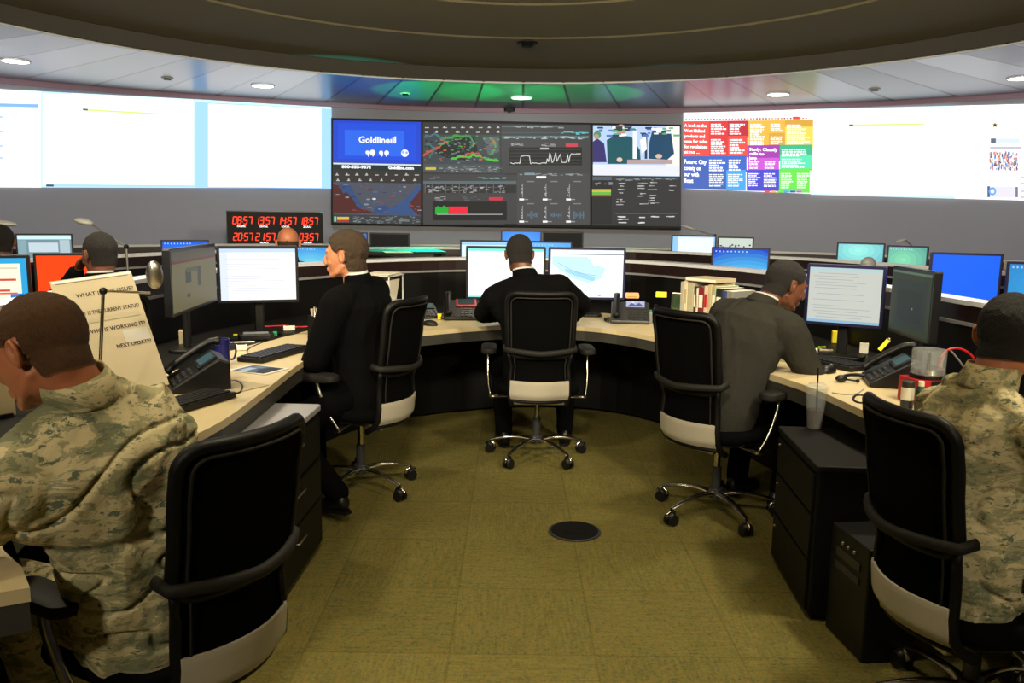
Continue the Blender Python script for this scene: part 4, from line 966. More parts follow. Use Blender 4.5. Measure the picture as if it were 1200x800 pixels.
def hand(bm, wrist, d, palm_n, side, curl=.5, sc=1.0):
    """palm with four fingers and a thumb; d points along the fingers"""
    d = Vector(d).normalized(); n = Vector(palm_n); n = (n-d*n.dot(d)).normalized(); x = d.cross(n).normalized()*side   # x towards the thumb
    w = Vector(wrist)
    oval(bm, [(w-d*.01, x*.026, n*.019), (w+d*.03*sc, x*.034, n*.017), (w+d*.065*sc, x*.041, n*.015), (w+d*.092*sc, x*.040, n*.012)], 16)
    for k, (off, L) in enumerate(((.029, .072), (.010, .080), (-.010, .074), (-.028, .058))):
        b = w+d*.086*sc+x*off; dd = (d+x*off*2.2).normalized(); p = [b]; ang = 0
        for seg, l in enumerate((.45, .31, .24)):
            ang += curl*(.5+.25*seg); q = dd*math.cos(ang)-n*math.sin(ang); p.append(p[-1]+q*L*l*sc)
        limb(bm, p, [.0095, .0088, .008, .0068], 10)
    b = w+d*.028+x*.028; limb(bm, [b, b+d*.03+x*.024-n*.006, b+d*.055+x*.034-n*.012, b+d*.075+x*.036-n*.02], [.014, .0115, .010, .008], 10)

_hm = {}
def hair_mat(hair, skin):
    """hair colour thinning to skin colour along the hairline"""
    k = (hair, skin)
    if k in _hm: return _hm[k]
    m = M[hair].copy(); m.name = M[hair].name+' fading at the hairline'; nt = m.node_tree; b = nt.nodes['Principled BSDF']
    src = b.inputs['Base Color'].links[0].from_socket
    a = nt.nodes.new('ShaderNodeAttribute'); a.attribute_name = 'fade'
    n = nt.nodes.new('ShaderNodeTexNoise'); n.inputs['Scale'].default_value = 300; tc = nt.nodes.new('ShaderNodeTexCoord'); nt.links.new(tc.outputs['Object'], n.inputs['Vector'])
    ad = nt.nodes.new('ShaderNodeMath'); ad.operation = 'MULTIPLY_ADD'; nt.links.new(n.outputs['Fac'], ad.inputs[0]); ad.inputs[1].default_value = .7; nt.links.new(a.outputs['Fac'], ad.inputs[2])
    mr = nt.nodes.new('ShaderNodeMapRange'); mr.inputs['From Min'].default_value = .3; mr.inputs['From Max'].default_value = 1.0; nt.links.new(ad.outputs[0], mr.inputs['Value'])
    mx = nt.nodes.new('ShaderNodeMix'); mx.data_type = 'RGBA'; nt.links.new(mr.outputs['Result'], mx.inputs['Factor'])
    mx.inputs['A'].default_value = M[skin].node_tree.nodes['Principled BSDF'].inputs['Base Color'].default_value; nt.links.new(src, mx.inputs['B']); nt.links.new(mx.outputs['Result'], b.inputs['Base Color'])
    _hm[k] = m; return m
def person(label, loc, rz, P, skin, hair, top, bottom, hairstyle='buzz', collar='suit', cat='person', group=None, vox=.0065):
    t = thing('person', label, cat, (loc[0], loc[1], 0), R(rz), group)
    V_ = Vector
    pel = V_(P.get('pelvis', (0, 0, .585))); N = V_(P['neck']); Hc = V_(P['head']); yaw, pit, rol = [R(a) for a in P.get('hrot', (0, 0, 0))]
    HM = Matrix.Translation(Hc) @ Euler((pit, 0, 0)).to_matrix().to_4x4() if False else Matrix.Translation(Hc) @ Matrix.Rotation(yaw, 4, 'Z') @ Matrix.Rotation(pit, 4, 'X') @ Matrix.Rotation(rol, 4, 'Y')
    up = (N-pel).normalized(); sh = P.get('shw', .185); tw = R(P.get('twist', 0))
    rt = V_((math.cos(tw), math.sin(tw), 0)); rt = (rt-up*rt.dot(up)).normalized(); fr = up.cross(rt).normalized()
    L = (N-pel).length
    SH = {s: N-up*.092+rt*sh*s+fr*P.get('shf', .015)+V_((0, 0, P.get('shz', {}).get(s, 0))) for s in (-1, 1)}
    arms = {}
    for s in (-1, 1):
        e, w = ik(SH[s], P['hand'][s], .30, .265, P['elb'][s]); arms[s] = (e, w)
    legs = {}
    for s in (-1, 1):
        hip = pel+V_((.095*s, .02, -.02)); k, a = ik(hip, P['foot'][s], .43, .42, P.get('knee', {}).get(s, (0.12*s, .6, 1))); legs[s] = (hip, k, a)
    # ---- body: one continuous surface
    bm = B()
    def T(q): return HM @ V_(q)
    def hs(c, s, rot=(0, 0, 0)):
        usph(bm, HM @ TM(c, rot, s), 28, 18)
    hs((0, -.018, .036), (.077, .098, .088)); hs((0, .03, .0), (.067, .066, .094)); hs((0, .034, -.04), (.056, .052, .064)); hs((0, .07, -.090), (.024, .020, .018)); hs((0, -.045, -.022), (.062, .052, .078)); hs((0, .01, -.06), (.056, .05, .04))
    for s in (-1, 1): limb(bm, [T((.05*s, .0, -.045)), T((.042*s, .035, -.075)), T((.012*s, .072, -.092))], [.016, .015, .015], 12)
    hs((0, .078, .034), (.05, .02, .014))                                   # brow
    for s in (-1, 1):
        hs((.038*s, .066, -.024), (.022, .018, .018))
        q = [T((.077*s, -.006+.0, -.03)), T((.088*s, -.018, -.012)), T((.092*s, -.022, .012)), T((.088*s, -.012, .028)), T((.080*s, .002, .024)), T((.078*s, .006, .004))]
        tube(bm, smooth_pts(q, 4), .0055, 8, True)
        usph(bm, HM @ TM((.081*s, -.007, .0), (0, 0, -.5*s), (.006, .016, .028)), 14, 10)
    limb(bm, [T((0, .094, .024)), T((0, .109, -.018)), T((0, .105, -.028))], [.008, .0105, .0105], 12); limb(bm, [T((-.014, .098, -.03)), T((.014, .098, -.03))], [.008, .008], 10)
    limb(bm, [T((-.02, .088, -.056)), T((0, .096, -.055)), T((.02, .088, -.056))], [.005, .0075, .005], 10); limb(bm, [T((-.017, .088, -.067)), T((0, .094, -.068)), T((.017, .088, -.067))], [.005, .008, .005], 10)
    nb = T((0, -.03, -.05)); limb(bm, [T((0, -.035, -.02)), nb.lerp(N, .5), N-up*.02], [.060, .060, .070], 20)
    limb(bm, [N-up*.03, N-up*.12], [.06, .09], 18)
    oval(bm, [(pel-up*.10, rt*.15, fr*.11), (pel, rt*.16, fr*.115), (pel+up*L*.35, rt*.13, fr*.09), (pel+up*L*.7, rt*.15, fr*.1), (pel+up*L*.88, rt*.13, fr*.075), (pel+up*L*.97, rt*.06, fr*.05)])
    for s in (-1, 1):
        e, w = arms[s]; limb(bm, [N-up*.09+rt*.08*s, SH[s]-up*.01, e, w], [.045, .045, .034, .026], 14)
        d = (w-e).normalized(); d = (d+V_(P.get('hd', {}).get(s, (0, 0, 0)))).normalized()
        hand(bm, w, d, P.get('pn', {}).get(s, (0, 0, 1)), -s if P.get('pnflip', False) else -s, P.get('curl', .45))
        hip, k, a = legs[s]; limb(bm, [hip, k, a], [.08, .055, .036], 14)
    me = remeshed(bm, .0045, 6, name='body'); obj('body', me, skin, t)
    # eyes
    for s in (-1, 1):
        bm = B(); usph(bm, HM @ TM((.031*s, .0775, .008), (0, 0, 0), (.0115, .0115, .0115)), 16, 10); obj('eye', bm, 'eye', t, smooth=True)
    # hair: a fitted shell over the scalp, thinning out at the hairline
    th = {'buzz': .003, 'short': .011, 'bald': .003, 'crop': .006}[hairstyle]; IM = HM.inverted()
    bmh = B(); bmh.from_mesh(me); fl = bmh.verts.layers.float.new('fade')
    for v in bmh.verts:
        q = IM @ v.co
        if q.z < -.13 or abs(q.x) > .11 or q.length > .17: v[fl] = -1; continue
        y = q.y
        LN = -.066 if hairstyle in ('buzz', 'crop') else -.08
        if y < -.03: line = LN
        elif y < .0: line = LN+(y+.03)*(.014-LN)/.03
        elif y < .04: line = .014+(y)*.35 if hairstyle != 'short' else .012+y*.4
        else: line = .028+(y-.04)*1.5
        if y > .045: line = max(line, .060 if hairstyle == 'short' else .054)
        f = (q.z-line)/.014
        if abs(q.x) > .0765 and q.z < .034 and y > -.03: f = -1
        if hairstyle == 'bald' and q.z > .02: f = -1
        v[fl] = min(f, 1)
    bmesh.ops.delete(bmh, geom=[f_ for f_ in bmh.faces if min(v[fl] for v in f_.verts) < 0], context='FACES')
    hme = bpy.data.meshes.new('hair'); bmh.normal_update()
    for v in bmh.verts:
        f = max(0, v[fl]); f = f*f*(3-2*f); q = IM @ v.co; n_ = v.normal.copy()
        k = .0006+th*f+ (.002*noise.noise(q*90) if hairstyle != 'short' else .004*noise.noise(q*60)+.006*max(0, q.z-.04)/.08)*f
        v[fl] = f
        v.co += n_*k
    bmh.to_mesh(hme); bmh.free()
    for p_ in hme.polygons: p_.use_smooth = True
    obj('hair', hme, hair_mat(hair, skin), t)
    # ---- upper garment
    bm = B(); g = P.get('girth', 1.0)
    bl = P.get('belly', 0)
    oval(bm, [(pel-up*.145, rt*.18*g, fr*.135*g), (pel-up*.10+fr*.0, rt*.188*g, fr*.14*g), (pel-up*.03, rt*.19*g, fr*.145*g), (pel+up*L*.2+fr*bl*.5, rt*.178*g, fr*.135*g), (pel+up*L*.45+fr*bl*.4, rt*.172*g, fr*.125*g), (pel+up*L*.65, rt*.182*g, fr*.128*g),
              (pel+up*L*.80-fr*.008, rt*.185*g, fr*.118*g), (pel+up*L*.90-fr*.012, rt*.165*g, fr*.095), (pel+up*L*.97-fr*.012, rt*.105, fr*.072), (N+up*.018-fr*.01, rt*.068, fr*.062)], 32)
    for s in (-1, 1):
        e, w = arms[s]; wc = w-(w-e).normalized()*.02; el = e
        limb(bm, [N-up*.055+rt*.07*s-fr*.01, SH[s]+up*.004, SH[s].lerp(e, .5), e, e.lerp(wc, .5), wc], [.074, .078*P.get('delt', 1), .068*P.get('delt', 1), .058*P.get('delt', 1), .052, .042], 18)
        limb(bm, [SH[s]-up*.05-rt*.03*s, (pel+up*L*.55+rt*.12*s)], [.075, .07], 14)
    if collar == 'stand':
        pass
    me = remeshed(bm, vox, 3, disp=fold(P.get('fold', .006), P.get('ff', 7), P.get('seed', 1), crease=.016 if collar == 'stand' else .0), name='jacket')
    jk = obj('jacket' if collar != 'stand' else 'uniform_jacket', me, top, t)
    # collar: a folded band round the neck
    nk = (nb-N).normalized(); cr = []
    bm = B(); cseg = 40; base = N+up*.008; hgt = .05 if collar == 'stand' else .036
    rr_, ff_ = rt, fr
    rings = []
    for dr, z in ((.0, -.015), (.0, hgt), (.005, hgt+.003), (.010, hgt*.55), (.016, -.006), (.008, -.02)):
        ring = []
        for k in range(cseg):
            a = 2*PI*k/cseg; fx = math.cos(a); fy = math.sin(a); dip = -.03*max(0, fy)**2 * (1.4 if collar == 'suit' else .8)
            ring.append(bm.verts.new(base+rr_*fx*(.066+dr)+ff_*(fy*(.062+dr)-.006)+(nk*.6+up*.4)*(z+dip)))
        rings.append(ring)
    for a, b in zip(rings, rings[1:]+rings[:1]):
        for k in range(cseg): bm.faces.new((a[k], a[(k+1) % cseg], b[(k+1) % cseg], b[k]))
    obj('collar', bm, top, jk, smooth=True)
    if collar == 'suit':
        bm = B(); rings = []
        for dr, z in ((-.004, -.01), (-.004, .05), (.002, .05), (.002, -.01)):
            rings.append([bm.verts.new(base+rr_*math.cos(2*PI*k/cseg)*(.064+dr)+ff_*(math.sin(2*PI*k/cseg)*(.06+dr)-.006)+(nk*.7+up*.3)*(z-.03*max(0, math.sin(2*PI*k/cseg)))) for k in range(cseg)])
        for a, b in zip(rings, rings[1:]+rings[:1]):
            for k in range(cseg): bm.faces.new((a[k], a[(k+1) % cseg], b[(k+1) % cseg], b[k]))
        obj('shirt_collar', bm, P.get('shirt', 'shirt'), t, smooth=True)
    for s in (-1, 1):
        e, w = arms[s]; d = (w-e).normalized(); bm = B(); tube(bm, [w-d*.03, w-d*.008], [.043, .041], 20); obj('cuff', bm, top, jk, smooth='auto', bevel=.003)
    # ---- trousers and shoes
    bm = B(); oval(bm, [(pel-V_((0, 0, .095)), V_((.18, 0, 0)), V_((0, .15, 0))), (pel, rt*.175, fr*.135), (pel+up*.08, rt*.17, fr*.125)], 26)
    for s in (-1, 1):
        hip, k, a = legs[s]; limb(bm, [hip+V_((0, -.03, 0)), hip.lerp(k, .5), k, k.lerp(a, .5), a+V_((0, 0, .01))], [.098, .088, .07, .062, .056], 18)
    me = remeshed(bm, .009, 3, disp=fold(.004, 8, 5), name='trousers'); obj('trousers', me, bottom, t)
    for s in (-1, 1):
        hip, k, a = legs[s]; hd = V_(P.get('toe', {}).get(s, (0.12*s, 1, 0))).normalized(); sd = V_((hd.y, -hd.x, 0)).normalized(); b = V_((a.x, a.y, max(0.0, a.z-.085)))
        up_ = sd.cross(hd).normalized() if hd.z else V_((0, 0, 1))
        if up_.z < 0: up_ = -up_
        bm = B(); oval(bm, [(b-hd*.07+up_*.045, sd*.022, up_*.036), (b-hd*.05+up_*.05, sd*.034, up_*.05), (b+up_*.055, sd*.038, up_*.055), (b+hd*.06+up_*.042, sd*.041, up_*.042), (b+hd*.12+up_*.03, sd*.046, up_*.030), (b+hd*.17+up_*.024, sd*.040, up_*.024), (b+hd*.195+up_*.02, sd*.02, up_*.014)], 20)
        sh_ = obj('shoe', bm, 'shoe', t, smooth=True)
        bm = B(); prism(bm, [((b+hd*q+sd*w2).x, (b+hd*q+sd*w2).y) for q, w2 in ((-.075, .02), (-.04, .034), (.05, .04), (.12, .046), (.18, .034), (.2, 0), (.18, -.034), (.12, -.046), (.05, -.04), (-.04, -.034), (-.075, -.02))], b.z, b.z+.014); obj('sole', bm, 'blackpl', sh_)
    return t
ft = {-1: (-.14, .34, .09), 1: (.14, .34, .09)}
person('man in a black suit seen from behind at the centre, between two glaring monitors', (.16, 4.97), 1,
       dict(pelvis=(-.02, -.03, .585), neck=(-.08, .11, 1.10), head=(-.12, .17, 1.232), hrot=(4, -16, 0), shw=.195, shz={-1: -.02, 1: .01}, hand={-1: (-.20, .58, .80), 1: (.26, .56, .80)}, elb={-1: (-.8, .0, -.2), 1: (1, 0, -.1)}, foot={-1: (-.2, .25, .09), 1: (.2, .3, .09)}, fold=.004, girth=1.06, delt=1.12),
       'skin2', 'hairk', 'suit', 'trouser', 'crop', group=None)
person('man in a black suit with fair brown hair, in left profile at the left desk', (-.79, 4.33), 70,
       dict(pelvis=(0, -.03, .585), neck=(-.05, .0, 1.13), head=(-.08, .05, 1.26), hrot=(14, -4, 0), shw=.19, hand={-1: (-.08, .27, .70), 1: (.08, .27, .70)}, elb={-1: (-.9, -.3, -.6), 1: (.7, -.3, -.8)}, foot={-1: (-.46, -.12, .13), 1: (.12, .38, .09)}, knee={-1: (-.8, 1, .3)}, toe={-1: (.25, 1, -.35)}, fold=.004, girth=1.18, delt=1.15, shirt='shirt'),
       'skin1', 'hairg', 'suit', 'trouser', 'short')
person('man in a grey suit leaning forward to the right, beside the row of binders', (1.04, 4.02), -54,
       dict(pelvis=(0, -.02, .585), neck=(.045, .215, 1.055), head=(.10, .33, 1.15), hrot=(-26, -20, 0), shw=.20, hand={-1: (-.10, .50, .80), 1: (.12, .46, .795)}, elb={-1: (-.5, 0, -.6), 1: (.6, -.2, -.6)}, foot=ft, fold=.006, seed=3, girth=1.18, delt=1.15),
       'skin2', 'hairk', 'greysuit', 'trouser', 'crop')
person('officer in camouflage uniform seen from behind at lower left, head bowed', (-.89, 2.05), 62,
       dict(pelvis=(-.08, -.04, .52), neck=(-.26, -.075, 1.085), head=(-.315, -.02, 1.185), hrot=(20, -22, 4), shw=.205, twist=0, shz={-1: -.03, 1: -.10}, hand={-1: (-.42, .40, .80), 1: (.10, .46, .80)}, elb={-1: (-.8, -.2, -.7), 1: (.8, -.2, -.6)}, foot={-1: (-.14, .34, .09), 1: (.14, .34, .09)}, fold=.02, ff=5.5, seed=4, girth=1.12, delt=1.1),
       'skin3', 'hairb', 'camo', 'camo', 'buzz', collar='stand', vox=.006)
person('dark-haired man in camouflage uniform cut by the right picture edge', (1.39, 2.30), -80,
       dict(pelvis=(-.0, -.07, .52), neck=(.01, -.05, 1.04), head=(-.01, .02, 1.165), hrot=(38, -8, 0), shw=.20, shz={-1: -.04, 1: -.02}, hand={-1: (-.2, .40, .80), 1: (.2, .44, .80)}, elb={-1: (-.8, -.2, -.7), 1: (.8, -.2, -.6)}, foot=ft, fold=.02, ff=5.5, seed=8, girth=1.15, delt=1.1),
       'skin3', 'hairk', 'camo', 'camo', 'crop', collar='stand', vox=.006)
person('dark-haired man in black resting his chin on his hand before the orange red monitor', (-2.2, 4.42), 30,
       dict(pelvis=(0, -.02, .585), neck=(-.01, .02, 1.10), head=(-.0, .05, 1.235), hrot=(28, -8, 0), hand={-1: (-.10, .22, 1.15), 1: (.14, .36, .80)}, elb={-1: (-.6, .4, -1), 1: (.6, -.2, -.8)}, foot=ft, fold=.004, curl=1.2),
       'skin2', 'hairk', 'suit', 'trouser', 'buzz')
person('person at the far left edge of whom only the black hair shows above a monitor', (-3.55, 5.75), 20,
       dict(neck=(0, .02, 1.09), head=(0, .05, 1.235), hrot=(0, -5, 0), hand={-1: (-.14, .40, .80), 1: (.14, .40, .80)}, elb={-1: (-.6, -.2, -.8), 1: (.6, -.2, -.8)}, foot=ft, fold=.004), 'skin2', 'hairk', 'suit', 'trouser', 'crop')
person('balding man of whom only the shiny crown shows below the clock board', (-1.68, 6.2), 10,
       dict(neck=(0, .02, 1.10), head=(0, .05, 1.237), hrot=(0, -5, 0), hand={-1: (-.14, .40, .80), 1: (.14, .40, .80)}, elb={-1: (-.6, -.2, -.8), 1: (.6, -.2, -.8)}, foot=ft, fold=.004), 'skin3', 'hairg', 'suit', 'trouser', 'bald')
# ------------------------------------------------------------------ things on and by the desks
def on(px, py, z=.752): q = atz(px, py, z); return q
GP = None
def phone(label, px, py, rz, body='blackpl', bez=None, scr=rgb(60, 90, 90), sc=1.0, extra=None, z=.752):
    q = on(px, py, z); t = thing('desk_phone', label, 'phone', (q.x, q.y, z), R(rz))
    tl = R(32)
    def S(a): return tuple(v*sc for v in a)
    bm = B(); prof = [(-.10, 0), (.10, 0), (.10, .10), (.06, .115), (-.10, .02)]
    lo = [bm.verts.new((-.115*sc, y*sc, z_*sc)) for y, z_ in prof]; hi = [bm.verts.new((.115*sc, y*sc, z_*sc)) for y, z_ in prof]
    bm.faces.new(lo); bm.faces.new(hi[::-1])
    for i in range(5): bm.faces.new((lo[i], hi[i], hi[(i+1) % 5], lo[(i+1) % 5]))
    obj('base', bm, body, t, bevel=.006*sc)
    sl = math.atan2(.095, .16)
    def face(x, k): return (x*sc, (-.10+.16*k)*sc, (.02+.095*k+.003)*sc)
    bm = B(); rbox(bm, face(.03, .78), S((.13, .075, .012)), .008, rot=(sl, 0, 0)); hb = obj('display_bezel', bm, bez or body, t, bevel=.002)
    p = Pic(lambda u, v, d: Vector(face(-.025+.11*u, .62+.32*v))+Vector((0, -.0, 1)).normalized()*(.0085*sc+d), step=.0004); p.rect(0, 0, 1, 1, scr)
    if extra == 'pict': p.quad([(.1, .2), (.3, .7), (.5, .35), (.7, .75), (.9, .3), (.8, .1)], rgb(90, 100, 150)); p.quad([(.2, .7), (.35, .9), (.5, .75)], W2)
    p.build('display', 'screendim', t)
    bm = B()
    for i in range(4):
        for j in range(3): rbox(bm, face(.0+.026*j, .08+.12*i), S((.018, .012, .008)), .003, rot=(sl, 0, 0))
    for i in range(4): rbox(bm, face(.09, .08+.12*i), S((.02, .01, .007)), .003, rot=(sl, 0, 0))
    obj('keypad', bm, 'darkpl', t)
    bm = B(); P = [Vector((-.083*sc, (-.11+.01)*sc, .045*sc)), Vector((-.083*sc, -.07*sc, .072*sc)), Vector((-.083*sc, .0, .118*sc)), Vector((-.083*sc, .06*sc, .15*sc)), Vector((-.083*sc, .095*sc, .15*sc))]
    tube(bm, smooth_pts(P, 5), [.022*sc]*3+[.017*sc]*15+[.022*sc]*3, 12, flat=.8); obj('handset', bm, 'blackpl', t, smooth=True)
    bm = B(); pts = []
    for i in range(90):
        k = i/89; a = k*2*PI*14; pts.append(Vector(((-.10-.05*math.sin(PI*k))*sc+.007*math.cos(a), (-.10+.2*k)*sc, .012+.008*math.sin(a)+.0)))
    tube(bm, pts, .0022, 5); obj('cord', bm, 'blackpl', t, smooth=True)
    return t
def keyboard(label, c, rz, w=.44, d=.15):
    t = thing('keyboard', label, 'keyboard', (c[0], c[1], .752), R(rz))
    bm = B(); rbox(bm, (0, 0, .011), (w, d, .022), .012); obj('case', bm, 'blackpl', t, bevel=.003)
    bm = B()
    for r_ in range(5):
        for k in range(15):
            x = -w/2+.024+k*(w-.05)/14.2; rbox(bm, (x, -d/2+.025+r_*.025, .0255), (.021, .019, .008), .003)
    obj('keys', bm, 'keys', t)
    return t
def mouse(label, px, py, rz):
    q = on(px, py); t = thing('computer_mouse', label, 'mouse', (q.x, q.y, .752), R(rz))
    bm = B(); usph(bm, TM((0, 0, .006), (0, 0, 0), (.032, .055, .03)), 24, 14)
    for v in bm.verts: v.co.z = max(0, v.co.z)
    obj('shell', bm, 'blackpl', t, smooth='auto'); bm = B(); cyl(bm, (0, .03, .031), .008, .006, rot=(0, PI/2, 0), seg=14); obj('scroll_wheel', bm, 'greypl', t)
def sheet(name, label, cat, px, py, rz, w, d, content=None, z=.752, th=.0012, m='paper'):
    q = on(px, py, z); t = thing(name, label, cat, (q.x, q.y, z), R(rz))
    bm = B(); box(bm, (0, 0, th/2), (w, d, th)); obj('sheet', bm, m, t)
    if content:
        p = Pic(lambda u, v, dd: Vector((-w/2+u*w, -d/2+v*d, th+.0004+dd)), step=.0002); content(p); p.build('print', 'print', t)
    return t
def simple(name, label, cat, loc, rz, fn, m, smooth=False, bevel=0, group=None, rot=None):
    t = thing(name, label, cat, loc, R(rz), group, rot); 
    for pn, f, mm, sm in fn:
        bm = B(); f(bm); obj(pn, bm, mm, t, smooth=sm, bevel=bevel)
    return t
def cable(label, pts, r, m, cat='cable'):
    bm = B(); tube(bm, smooth_pts(pts, 8), r, 8); o = obj('cable', bm, m, smooth=True); return tag(o, label, cat)

# cabinets and computer under the desk
t = thing('file_pedestal', 'low black cabinet with a pale grey top under the left desk edge', 'cabinet', (-1.08, 3.2, 0), R(-2))
bm = B(); rbox(bm, (0, 0, .325), (.44, .72, .60), .01); obj('body', bm, 'black', t, bevel=.004)
bm = B(); rbox(bm, (0, 0, .638), (.46, .74, .026), .015); obj('top', bm, 'palegrey', t, bevel=.004)
for i, (z, hh) in enumerate(((.52, .17), (.33, .17), (.135, .2))):
    bm = B(); rbox(bm, (.224, 0, z), (.012, .68, hh), .003); dr = obj('drawer', bm, 'black', t, bevel=.003); bm = B(); tube(bm, [(.232, -.06, z+.04), (.245, -.05, z+.04), (.245, .05, z+.04), (.232, .06, z+.04)], .004, 8); obj('handle', bm, 'alu', dr, smooth=True)
bm = B(); box(bm, (0, 0, .0125), (.40, .68, .025)); obj('plinth', bm, 'black', t)
t = thing('file_pedestal', 'black pedestal cabinet under the right desk edge, carrying a plastic cup', 'cabinet', (1.37, 3.17, 0), R(-4))
bm = B(); rbox(bm, (0, 0, .305), (.46, .56, .56), .01); obj('body', bm, 'black', t, bevel=.004)
bm = B(); rbox(bm, (0, 0, .593), (.48, .58, .022), .015); obj('top', bm, 'black', t, bevel=.004)
for z, hh in ((.49, .15), (.32, .17), (.13, .19)):
    bm = B(); rbox(bm, (-.234, 0, z), (.012, .52, hh), .003); dr = obj('drawer', bm, 'black', t, bevel=.003); bm = B(); sph(bm, (-.243, .22, z+.05), .006, seg=10); obj('lock', bm, 'alu', dr, smooth=True)
bm = B(); box(bm, (0, 0, .0125), (.42, .52, .025)); obj('plinth', bm, 'black', t)
t = thing('computer_tower', 'black computer tower on the floor behind the bottom right chair', 'computer', (1.28, 2.75, 0), R(6))
bm = B(); rbox(bm, (0, 0, .205), (.19, .26, .40), .008); obj('case', bm, 'blackpl', t, bevel=.004)
bm = B(); box(bm, (-.097, -.0, .32), (.004, .16, .03)); box(bm, (-.097, 0, .27), (.004, .16, .025)); obj('drive_cover', bm, 'darkpl', t)
bm = B()
for yy_ in (-.04, .0, .04): sph(bm, (-.098, yy_, .36), .007, seg=10)
obj('port', bm, 'alu', t, smooth=True)
bm = B(); box(bm, (0, 0, .003), (.15, .22, .006)); obj('foot', bm, 'blackpl', t)

# placard with block capitals
TL_, TR_, BR_ = aty(58, 330, 3.25), aty(153, 317, 3.45), aty(178, 406, 3.33)
ex = (TR_-TL_); wb = ex.length; ex.normalize(); dn = (BR_-TR_); dn = (dn-ex*dn.dot(ex)).normalized(); nz_ = ex.cross(-dn).normalized(); hb_ = min((TL_.z-.757)/-dn.z, (TR_.z-.757)/-dn.z)
t = thing('placard', 'tilted cream placard with block capital questions, leaning behind the left officer\'s head', 'placard', tuple(TL_+dn*hb_)); o_ = Vector(t.location)
def pl(u, v, d): return TL_+ex*u+dn*v+nz_*d-o_
bm = B(); vs = [bm.verts.new(pl(u, v, d)) for d in (0, -.006) for u, v in ((0, 0), (wb, 0), (wb, hb_), (0, hb_))]
for f in ((0, 1, 2, 3), (7, 6, 5, 4), (0, 4, 5, 1), (1, 5, 6, 2), (2, 6, 7, 3), (3, 7, 4, 0)): bm.faces.new([vs[i] for i in f])
obj('board', bm, 'cream', t)
p = Pic(pl, step=.0003); INK = rgb(36, 32, 30)
p.rect(.004, .004, wb-.004, .012, rgb(240, 232, 214)); p.rect(.016, .016, wb-.016, .0185, rgb(70, 62, 52))
sz = .017
for s_, y, x0 in (('WHAT IS THE ISSUE?', .085, .075), ('WHAT IS THE CURRENT STATUS?', .165, .04), ('WHO IS WORKING IT?', .245, .075), ('NEXT UPDATE?', .325, .16)):
    p.text(s_, x0, y, sz, INK, w=min(len(s_)*.0125, wb-x0-.012), bold=.02)
p.rect(.09, .18, wb-.02, .20, rgb(168, 158, 130)); p.rect(.2, .255, wb-.01, .31, rgb(182, 178, 168))
p.build('lettering', 'print', t)

# jointed desk lamp in front of the placard, other gooseneck lamps
def lamp(label, pts, head, hrot, base=None, hs=(.035, .06, .022), r=.006, m='chrome', hm='alu'):
    b = Vector(pts[0]); t = thing('desk_lamp', label, 'lamp', tuple(b))
    loc = [Vector(p)-b for p in pts]
    bm = B(); cyl(bm, (0, 0, .01), .05, .02, seg=28, r2=.042); obj('base', bm, 'darkpl', t, smooth='auto')
    bm = B(); cyl(bm, (0, 0, .05), .017, .08, seg=20); obj('sleeve', bm, 'blackpl', t, smooth='auto')
    bm = B(); tube(bm, [loc[0]+Vector((0, 0, .02))]+loc[1:2], r, 10); obj('pole', bm, m, t, smooth='auto')
    bm = B(); tube(bm, loc[1:], r*.8, 10); obj('arm', bm, m, t, smooth='auto')
    bm = B(); sph(bm, loc[1], r*2.3, seg=14); obj('joint', bm, 'blackpl', t, smooth=True)
    bm = B(); usph(bm, TM(Vector(head)-b, hrot, hs), 24, 14); h_ = obj('lamp_head', bm, hm, t, smooth=True)
    return t
b0 = Vector((aty(113, 440, 2.95).x, 2.95, .752)); j0 = aty(121, 341, 2.95); h0 = aty(176, 343, 3.05); hd0 = aty(181, 322, 3.06)
lamp('jointed silver desk lamp standing in front of the cream placard', [b0, j0, h0], hd0, (.2, 0, .3), hs=(.03, .025, .055), r=.006)
def farlamp(label, D, joint, end, head, hs=(.07, .05, .025), rot=(0, .2, 0), zb=.752):
    j = aty(*joint, D); lamp(label, [Vector((j.x, D, zb)), j, aty(*end, D)], aty(*head, D), rot, hs=hs, r=.008, m='alu', hm='metal_l')
farlamp('pale desk lamp with a long slanting arm and oval head, above the placard', 6.35, (148, 289), (107, 262), (98, 259.5), zb=.752)
farlamp('white dome desk lamp at the far left picture edge', 6.0, (6, 288), (6, 264), (4, 261.5), hs=(.09, .06, .02), rot=(0, .1, 0))
farlamp('thin silver lamp arm rising over the pale document monitor at right of the video wall', 9.9, (838, 276), (812, 268), (806, 266.5), hs=(.09, .04, .015), rot=(0, .3, 0))
farlamp('thin bent lamp arm above the pair of teal monitors on the right', 8.75, (1072, 291), (1061, 281), (1056, 282), hs=(.06, .03, .014), rot=(0, -.3, 0))

# left desk
phone('black desk phone with a white slip, on the left desk behind the officer\'s shoulder', 232, 452, -62, sc=1.15)
keyboard('black keyboard on the left desk in front of the black-suited man', (-1.22, 4.2), 72)
keyboard('black keyboard at the left desk edge beside the officer\'s shoulder', (-1.24, 3.08), 68, w=.40)
def ph_pic(p): p.rect(0, 0, 1, 1, rgb(226, 220, 206)); p.rect(.06, .08, .94, .92, rgb(70, 90, 130)); p.quad([(.1, .1), (.9, .1), (.9, .4), (.5, .5), (.1, .3)], rgb(40, 46, 60)); p.rect(.15, .6, .6, .8, rgb(150, 170, 200)); p.rect(.65, .5, .85, .75, rgb(110, 120, 140))
sheet('photo_print', 'printed photo lying on the left desk beside the dark blue mug', 'photo', 303, 433, 66, .17, .22, ph_pic)
sheet('paper_sheet', 'blank tan sheet lying on the left desk between the phone and the mug', 'paper', 268, 452, 60, .21, .26, None, m='cream')
q = on(261, 428)
